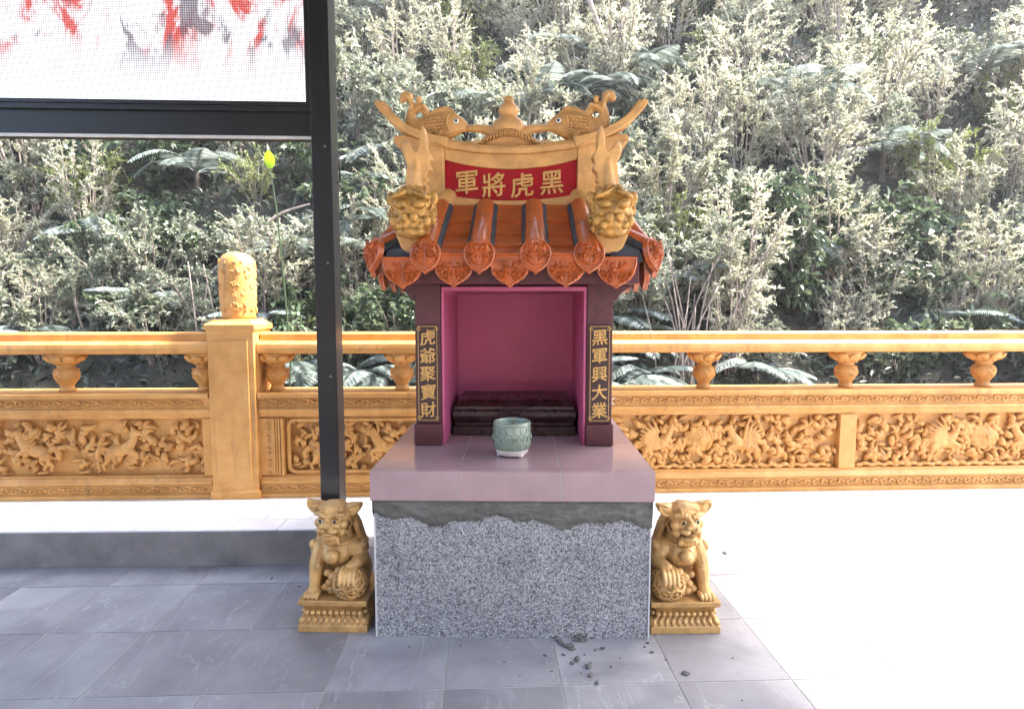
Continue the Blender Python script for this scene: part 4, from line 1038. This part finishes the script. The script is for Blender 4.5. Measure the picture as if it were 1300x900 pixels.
# ------------------------------------------------------------------ steel post, beam and LED screen
PO = empty('steel_post', W(-1.072, 3.36)); PO.rotation_euler = (0, 0, -YAW+rad(2.3)); tag(PO, 'tall black steel post standing behind the tiled step, right of the screen', 'post')
MB().box(-.056, .056, 0, .15, .0026, 3.6).build('shaft', 'steel', PO, bevel=.004)
MB().box(-.11, .11, -.05, .20, .002, .014).build('base_plate', 'steel', PO, bevel=.002)
for (x, y) in ((-.09, -.03), (.09, -.03), (-.09, .18), (.09, .18)): MB().lathe([(.012, 0), (.012, .010), (.006, .012), (.006, .022)], 6, (x, y, .0142)).build('bolt', 'steel', PO)
MB().tube([(.0566, .11, 2.02), (.072, .11, 2.03), (.072, .11, 2.17), (.0566, .11, 2.18)], .005, 8).build('handle', 'steel', PO, smooth=True)
for z in (1.55, 2.2, .9): MB().lathe([(.007, 0), (.007, .004), (.004, .006)], 8).build('rivet', 'step_body', PO, loc=(.02, -.0005, z), rot=(rad(90), 0, 0))
PO2 = copy_tree(PO); PO2.location = W(-3.35, 3.36); PO2['label'] = 'tall black steel post standing left of the screen'
PO3 = copy_tree(PO); PO3.location = (3.45, .25, 0); PO3['label'] = 'tall black steel post under the outer edge of the canopy'
for p in (PO, PO2, PO3): p['group'] = 'black steel posts of the screen frame'
BM = empty('steel_beam', W(-2.2, 3.37)); BM.rotation_euler = PO.rotation_euler; tag(BM, 'horizontal black steel beam carrying the lit screen', 'beam')
MB().box(-1.09, 1.09, 0, .12, 2.268, 2.43).build('web', 'steel', BM, bevel=.004)
MB().box(-1.09, 1.09, -.02, .0, 2.40, 2.43).build('flange', 'steel', BM, bevel=.002)
MB().box(-1.09, 1.09, -.012, .0, 2.25, 2.267).build('edge_strip', 'trim', BM, bevel=.002)
SCR = empty('led_screen', W(-2.2, 3.355, 2.4305)); SCR.rotation_euler = PO.rotation_euler; tag(SCR, 'large lit LED screen in black frame showing red and white shapes', 'screen')
MB().box(-1.085, 1.085, .015, .09, 0, 1.10).build('cabinet', 'steel', SCR, bevel=.003)
MB().box(-1.04, 1.04, .006, .0145, .022, 1.08).build('display', 'screen', SCR)
for (x0, x1, z0, z1) in ((-1.085, -1.0405, .0, 1.10), (1.0405, 1.085, 0, 1.10), (-1.04, 1.04, 0, .0215), (-1.04, 1.04, 1.0805, 1.10)):
    MB().box(x0, x1, -.012, .0148, z0, z1).build('bezel', 'steel', SCR, bevel=.002)

# ------------------------------------------------------------------ unseen canopy, added and sized for the shade it casts on the court
CN = empty('unseen_canopy', (0, 0, 0)); tag(CN, 'unseen flat grey canopy added to shade the court, resting on the black steel posts', 'roof')
MB().box(-3.6, 3.6, -.6, 3.62, 3.61, 3.70).build('sheet', 'canopy', CN)
MB().box(3.6005, 3.68, -.6, 3.62, 3.55, 3.72).build('gutter', 'steel', CN)

HL = empty('unseen_hall', (0, -3.6, 0)); tag(HL, 'unseen brown plastered hall wall added to block sky light from the court', 'shade wall')  # unseen wall, added behind the camera to dim the shrine front
MB().box(-7, 3.4, -.3, 0, .001, 4.6).build('wall', 'hall', HL)
for x in (-5, -2.2, .6): MB().box(x, x+1.2, .001, .05, .002, 2.3).build('door', 'wood', HL, bevel=.01)

# ------------------------------------------------------------------ crumbs of mortar on the floor
crumb_me = []
for k in range(6):
    b = MB(); r = random.Random(100+k); b.ell((0, 0, .35), (1, .7, .55), None, 3)
    b.v = [tuple(Vector(q)*(1+.45*noise.noise(Vector(q)*1.7+Vector((k*9, 0, 0)))+.25*noise.noise(Vector(q)*4.5+Vector((0, k*5, 0))))) for q in b.v]
    b.v = [(q[0], q[1], max(0, q[2])) for q in b.v]
    me = b.mesh('mortar_crumb'); me.materials.append(M['crumb']); crumb_me.append(me)
def fp(px, py):    # a spot on the floor, from its place on the plan
    u = (px-650)/740; w = (450-py)/740; yy = cP+w*sP; d = -1.3/((w*cP-sP)/yy); return W(u*d/yy, d, .0026)
spots = [(735, 811, .022), (712, 817, .014), (722, 822, .017), (727, 825, .010), (706, 813, .009), (742, 815, .010), (730, 814, .012), (733, 838, .012), (748, 847, .016), (726, 843, .010), (750, 858, .009), (758, 868, .007), (870, 856, .014), (765, 824, .010), (756, 826, .006), (716, 832, .006), (692, 833, .006), (822, 817, .007), (828, 829, .008), (818, 822, .005), (920, 703, .013), (640, 841, .004), (660, 858, .004), (776, 847, .005), (742, 832, .005), (738, 855, .004), (930, 836, .004), (585, 820, .004), (700, 853, .004), (520, 822, .005), (380, 745, .005), (365, 752, .004), (345, 735, .006), (942, 890, .004), (845, 838, .004), (787, 836, .004)]
for i, (x, y, s) in enumerate(spots):
    o = mobj('mortar_crumb', crumb_me[i % 6], None, None, fp(x, y), (0, 0, rng.uniform(0, 6.28))); o.scale = (s*rng.uniform(.9, 1.5), s, s*rng.uniform(.7, 1.1))
    big = s > .0165
    tag(o, 'large flattish lump of dropped mortar at the foot of the pedestal' if big else 'small grey crumb of dropped mortar lying on slate tiles', 'mortar crumb', 'lumps of mortar by the pedestal' if big else 'mortar crumbs on the floor')
# white ribbon tied at the back of the shrine
RB = MB(); RB.tube([(-.02, 0, .02), (0, -.004, 0), (.022, 0, -.018)], .0045, 5, flat=.4); RB.tube([(-.018, 0, -.012), (0, -.004, 0), (.024, 0, .014)], .0045, 5, flat=.4)
bpy.context.view_layer.update()
rb = RB.build('ribbon', 'ribbon', None, smooth=True, loc=SH.matrix_world @ Vector((.452, .53, .86))); tag(rb, 'short white ribbon knot on the flank of the shrine', 'ribbon')

# ------------------------------------------------------------------ vegetation on the hillside
def leaf_mesh(name, stems, leaves, mat_leaf_, fold=.25):
    # leaves: array of (pos, direction, normal, length, width); each leaf two triangles folded along the midrib
    P = np.array([l[0] for l in leaves]); D = np.array([l[1] for l in leaves]); U = np.array([l[2] for l in leaves]); ln = np.array([l[3] for l in leaves])[:, None]; wd = np.array([l[4] for l in leaves])[:, None]
    D /= np.linalg.norm(D, axis=1)[:, None]+1e-9; S = np.cross(D, U); S /= np.linalg.norm(S, axis=1)[:, None]+1e-9; U = np.cross(S, D)
    a = P; tip = P+D*ln-U*ln*.12; l = P+D*ln*.45-S*wd*.5+U*wd*fold; r = P+D*ln*.45+S*wd*.5+U*wd*fold
    n = len(P); v = np.empty((n*4, 3)); v[0::4] = a; v[1::4] = l; v[2::4] = tip; v[3::4] = r
    me = bpy.data.meshes.new(name); base = np.arange(n)*4
    tri = np.empty((n*2, 3), int); tri[0::2] = np.stack([base, base+2, base+1], 1); tri[1::2] = np.stack([base, base+3, base+2], 1)
    me.vertices.add(n*4); me.vertices.foreach_set('co', v.ravel()); me.loops.add(n*6); me.loops.foreach_set('vertex_index', tri.ravel())
    me.polygons.add(n*2); me.polygons.foreach_set('loop_start', np.arange(n*2)*3); me.update(calc_edges=True)
    me.materials.append(M[mat_leaf_]); return me
def make_shrub(seed, R, H, nstem, ntwig, per, ll, lw, up, leafmat, barkmat, droop=0):
    r = random.Random(seed); st = MB(); leaves = []
    rv = lambda: Vector((r.gauss(0, 1), r.gauss(0, 1), r.gauss(0, 1)))
    for i in range(nstem):
        a = 2*math.pi*(i+r.random())/nstem; sp = r.uniform(.15, .95)
        base = Vector((.08*math.cos(a), .08*math.sin(a), -.15)); tip = Vector((R*sp*math.cos(a), R*sp*math.sin(a), H*r.uniform(.6, 1.0)*(1-.30*sp*sp)))
        mid = base.lerp(tip, .5)+Vector((r.uniform(-.1, .1)*R, r.uniform(-.1, .1)*R, .12*H))
        sp_ = spline([base, mid, tip], 5); st.tube(sp_, radii([.022, .014, .005], len(sp_)), 5)
        for k in range(ntwig):
            t = r.uniform(.22, 1.0); p = sp_[min(len(sp_)-1, int(t*(len(sp_)-1)))]
            d = (Vector((p.x*.8, p.y*.8, 0)).normalized()*.8+rv()*.65+Vector((0, 0, up))).normalized(); tl = r.uniform(.22, .5)*R*.7
            q = [p, p+d*tl*.5+Vector((0, 0, .02)), p+d*tl+Vector((0, 0, -droop*tl*.5))]
            st.tube(q, [.006, .004, .002], 3, cap=False)
            for m in range(per):
                s = (m+r.random())/per; pos = q[0].lerp(q[1], s*2) if s < .5 else q[1].lerp(q[2], s*2-1)
                dd = (d*.7+rv()*.55+Vector((0, 0, up*.5-droop))).normalized(); nn = (Vector((0, -.35, 1))+rv()*.45)
                sc_ = r.uniform(.6, 1.25); leaves.append((pos, dd, nn, ll*sc_, lw*sc_))
    return leaf_mesh('crown', st, leaves, leafmat), st.mesh('stems', True, False), barkmat
KINDS = {
 'pale': ('pale_shrub', 'dusty pale shrub with tiny upright whitish leaves on the hillside', 'pale shrubs on the hillside', [make_shrub(k, 1.0, h, 15, 17, 22, .066, .027, .6, 'leaf_pale', 'bark') for k, h in ((1, 1.7), (2, 2.0), (3, 2.4))]),
 'grey': ('grey_green_shrub', 'grey green small-leaved shrub growing on the slope', 'grey green shrubs on the slope', [make_shrub(k, 1.05, 1.4, 13, 16, 17, .085, .040, .3, 'leaf_grey', 'bark') for k in (4, 5, 6)]),
 'green': ('leafy_bush', 'dark green broad-leaved bush growing behind the balustrade', 'green bushes behind the balustrade', [make_shrub(k, 1.1, 1.25, 12, 14, 11, .125, .075, .05, 'leaf_green', 'bark_dark', .35) for k in (7, 8, 9)]),
 'yellow': ('yellow_green_bush', 'yellow green fine-leaved bush on the slope', 'yellow green bushes on the slope', [make_shrub(k, 1.0, 1.5, 12, 15, 17, .08, .030, .45, 'leaf_yellow', 'bark') for k in (10, 11)]),
}
for k, (nm, lb, gp, ms) in KINDS.items():
    for (cm, sm, bk) in ms: sm.materials.append(M[bk])
vr = random.Random(42)
def shrub(kind, x, y, s, z=None):
    nm, lb, gp, ms = KINDS[kind]; cm, sm, _ = vr.choice(ms)
    o = empty(nm, (x, y, (hill_z(x, y) if z is None else z)), vr.uniform(0, 6.28)); o.scale = (s*vr.uniform(.9, 1.15), s*vr.uniform(.9, 1.1), s*vr.uniform(.85, 1.2)); o.rotation_euler.x = vr.uniform(0, .22)
    tag(o, lb, 'shrub', gp); tag(mobj('crown', cm, o), kind='stuff'); mobj('stems', sm, o); return o
def ray_hill(px, py):   # where a sight line over the court meets the slope
    u = (px-650)/740; w = (450-py)/740; yy = cP+w*sP; k = (w*cP-sP)/yy; d = 5.5
    while d < 32:
        X = W(u*d/yy, d); 
        if X[1] > 5 and hill_z(X[0], X[1]) >= 1.3+k*d: return X[0], X[1]
        d += .08
    return None
def zone(px, py):
    w = {'pale': 1, 'grey': 1, 'green': .4, 'yellow': .35}
    if py < 140: w.update(pale=2.4, yellow=.6, green=.15)
    if 430 < px < 700 and py < 110: w.update(pale=4, grey=.3, green=.0)
    if px > 800 and py > 300: w.update(green=2.6, pale=.5)
    if px > 780 and py < 300: w.update(pale=2.4, grey=1.2)
    if px < 520 and py > 180: w.update(grey=1.8, green=1.4, pale=.5)
    if py > 380: w.update(green=1.8)
    f = noise.noise(Vector((px*.006, py*.008, 4))); w['pale'] *= max(.15, 1+2.2*f); w['green'] *= max(.15, 1-2.2*f); g = noise.noise(Vector((px*.009, py*.009, 11))); w['yellow'] *= max(.1, 1+2.5*g)
    ks = list(w); return vr.choices(ks, [w[k] for k in ks])[0]
cnt = 0
for row, py in enumerate((470, 425, 385, 345, 300, 255, 210, 165, 120, 75, 30, -20, -75)):
    step = 78 if py > 200 else 66
    for c in range(-1, int(1500/step)+1):
        px = -100+c*step+(row % 2)*step/2+vr.uniform(-22, 22); q = ray_hill(px, py+vr.uniform(-14, 14))
        if not q: continue
        x, y = q
        if vr.random() < (.10 if py > 60 else .02): continue
        y = max(y, 6.2); s = (.56+.05*(y-6))*vr.uniform(.7, 1.4)
        shrub(zone(px, py), x, y, min(s, 1.7)); cnt += 1
# low undergrowth that covers the soil between the shrubs
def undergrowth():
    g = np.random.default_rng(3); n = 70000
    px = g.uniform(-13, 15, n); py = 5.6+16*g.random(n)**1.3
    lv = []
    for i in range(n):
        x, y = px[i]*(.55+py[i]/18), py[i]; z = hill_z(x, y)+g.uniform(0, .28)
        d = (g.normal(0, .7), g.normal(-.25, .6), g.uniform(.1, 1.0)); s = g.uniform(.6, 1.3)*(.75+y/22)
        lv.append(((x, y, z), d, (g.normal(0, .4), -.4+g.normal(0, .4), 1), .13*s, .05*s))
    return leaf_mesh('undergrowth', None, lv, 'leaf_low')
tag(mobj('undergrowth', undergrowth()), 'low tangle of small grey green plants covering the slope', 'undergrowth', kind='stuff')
# tree ferns and fan of fronds: every frond its own part
def frond_mesh(seed, ln=1.0, pairs=26, arch=.55):
    r = random.Random(seed); leaves = []; st = MB(); pts = []
    for i in range(15):
        t = i/14; pts.append(Vector((ln*t*(1-.12*t), 0, ln*(arch*t-arch*1.25*t*t))))
    st.tube(pts, radii([.012, .007, .002], 15), 4)
    for i in range(pairs):
        t = .14+.86*i/pairs; f = t*14; k = min(13, int(f)); p = pts[k].lerp(pts[k+1], f-k); d = (pts[k+1]-pts[k]).normalized()
        l = ln*.27*math.sin(math.pi*(.10+.86*t))**.8*r.uniform(.9, 1.1)
        for s in (-1, 1): leaves.append((p, (d*.45+Vector((0, s*.85, -.18))), Vector((0, s*.15, 1)), l, ln*.032))
    lm = leaf_mesh('frond', st, leaves, 'fern', .08)
    bm = bmesh.new(); bm.from_mesh(lm); sm = st.mesh('rachis', False, False); bm.from_mesh(sm); bm.to_mesh(lm); bm.free(); bpy.data.meshes.remove(sm); return lm
fronds = [frond_mesh(k, 1.0, 26, a) for k, a in ((1, .5), (2, .75), (3, .3))]
def fern(px, py, size, n=9, lift=.25):
    q = ray_hill(px, py)
    if not q: return
    x, y = q; x *= .96; y = max(6.0, y*.96); o = empty('fern', (x, y, max(hill_z(x, y), hill_z(q[0], q[1])-.3)+lift), vr.uniform(0, 6)); tag(o, 'arching silvery fern with long pinnate fronds on the slope', 'fern', 'ferns on the hillside')
    MB().tube([(0, 0, -lift-.3), (.02, 0, -.1), (0, 0, .02)], [.05, .045, .03], 6).build('stem', 'bark_dark', o)
    for k in range(n):
        f = mobj('frond', vr.choice(fronds), o, None, (0, 0, 0), (0, vr.uniform(-.35, .15), 6.283*k/n+vr.uniform(-.25, .25))); s = size*vr.uniform(.8, 1.15); f.scale = (s, s, s)
for a in ((462, 245, 1.0), (487, 215, 1.0), (470, 285, 1.0), (440, 300, .9), (455, 330, 1.0), (450, 470, .8), (480, 480, .8), (395, 480, .8), (365, 470, .9), (740, 90, 1.5), (700, 100, 1.4), (770, 130, 1.4), (800, 105, 1.3), (745, 135, 1.2), (685, 135, 1.2), (790, 430, .8), (775, 400, .9), (860, 350, .9), (740, 470, .8), (780, 490, .8), (820, 470, .7), (960, 470, .8), (560, 20, 1.6), (440, 30, 1.5), (600, 150, 1.2), (120, 300, 1.0), (200, 380, .9), (250, 230, 1.1), (1040, 330, .9), (1120, 200, 1.2), (1200, 400, .9), (1010, 140, 1.4), (340, 400, .8), (380, 330, .9), (1250, 100, 1.4), (60, 430, .9), (640, 470, .8)):
    fern(*a)
# bare forked tree and dead branches
def bare_tree(px, py, pts_list, label, mat='bark', name='bare_tree'):
    q = ray_hill(px, py); x, y = q; o = empty(name, (x, y-.6, hill_z(x, y)-.2)); tag(o, label, 'tree')
    for i, (pts, rs) in enumerate(pts_list):
        p = spline(pts, 5); MB().tube(p, radii(rs, len(p)), 7).build('trunk' if i == 0 else 'branch', mat, o, smooth=True)
bare_tree(762, 112, [([(0, 0, -.2), (.0, 0, .3), (.02, 0, .6)], [.10, .085, .08]), ([(.02, 0, .58), (-.22, .05, 1.3), (-.55, .1, 2.2), (-.9, .1, 2.9)], [.075, .06, .04, .015]), ([(.02, 0, .58), (.28, -.05, 1.05), (.48, -.05, 1.7), (.50, -.05, 2.5), (.62, 0, 3.1)], [.075, .065, .055, .04, .015]), ([(.49, -.05, 2.3), (.40, 0, 2.8), (.42, 0, 3.2)], [.035, .02, .01])], 'bare pale forked tree trunk rising out of the ferns')
bare_tree(340, 350, [([(-.5, 0, .2), (-.1, 0, .55), (.35, .05, .95), (.8, 0, 1.1)], [.03, .028, .022, .008]), ([(-.1, 0, .55), (.25, .1, .62), (.6, .1, .55)], [.016, .012, .005]), ([(.2, 0, .2), (.6, 0, .5), (1.0, 0, .75)], [.02, .016, .006])], 'fallen bare grey branch lying over the bushes behind the newel', 'bark', 'dead_branch')
# bamboo-like canes
for (px, n) in ((838, 9), (850, 6), (300, 6)):
    q = ray_hill(px, 420); x, y = q
    for k in range(n):
        a = vr.uniform(-.35, .45); h = vr.uniform(1.1, 2.0); X = x+vr.uniform(-.35, .35); Y = y-vr.uniform(.4, .8)
        p = spline([(0, 0, -.3), (a*h*.4, 0, h*.5), (a*h, .05, h)], 5)
        o = MB().tube(p, radii([.013, .011, .006], len(p)), 5).build('cane', 'bark', None, smooth=True, loc=(X, Y, hill_z(X, Y))); tag(o, 'thin straight pale cane standing among the bushes', 'cane', 'canes among the bushes')
# one bright lime leaf seen under the beam
q = ray_hill(350, 184); Xl = W((350-650)/740*6.3, 6.3); lb = empty('lime_plant', (Xl[0], Xl[1], 2.76)); tag(lb, 'single bright lime green broad leaf on a stalk, below the beam', 'plant')
MB().tube([(-.1, .3, -4.2), (.12, .1, -2), (.06, 0, -.5), (0, 0, 0)], [.012, .010, .008, .004], 6).build('stalk', 'leaf_green', lb)
b = MB(); ns = 8; secs = []
pl = []; 
for i in range(ns+1):
    t = i/ns; w = .055*math.sin(math.pi*(t*.9+.06))**.7; zz = .17*t; yy = -.05*t*t; pl.append([(-w, yy-.02*w, zz), (0, yy+.015, zz), (w, yy-.02*w, zz)])
v = [p for s in pl for p in s]; f = []
for i in range(ns):
    for j in range(2): a = i*3+j; f.append((a, a+1, a+4, a+3))
b.add(v, f).build('leaf', 'lime', lb, smooth=True)

# thin added haze standing in for lens glare over the view
hz = MB().box(-42, 42, -9, 38, -4, 30).build('veil', 'veil'); tag(hz, 'thin pale haze added for the washed-out lens glare', 'veil', kind='stuff')
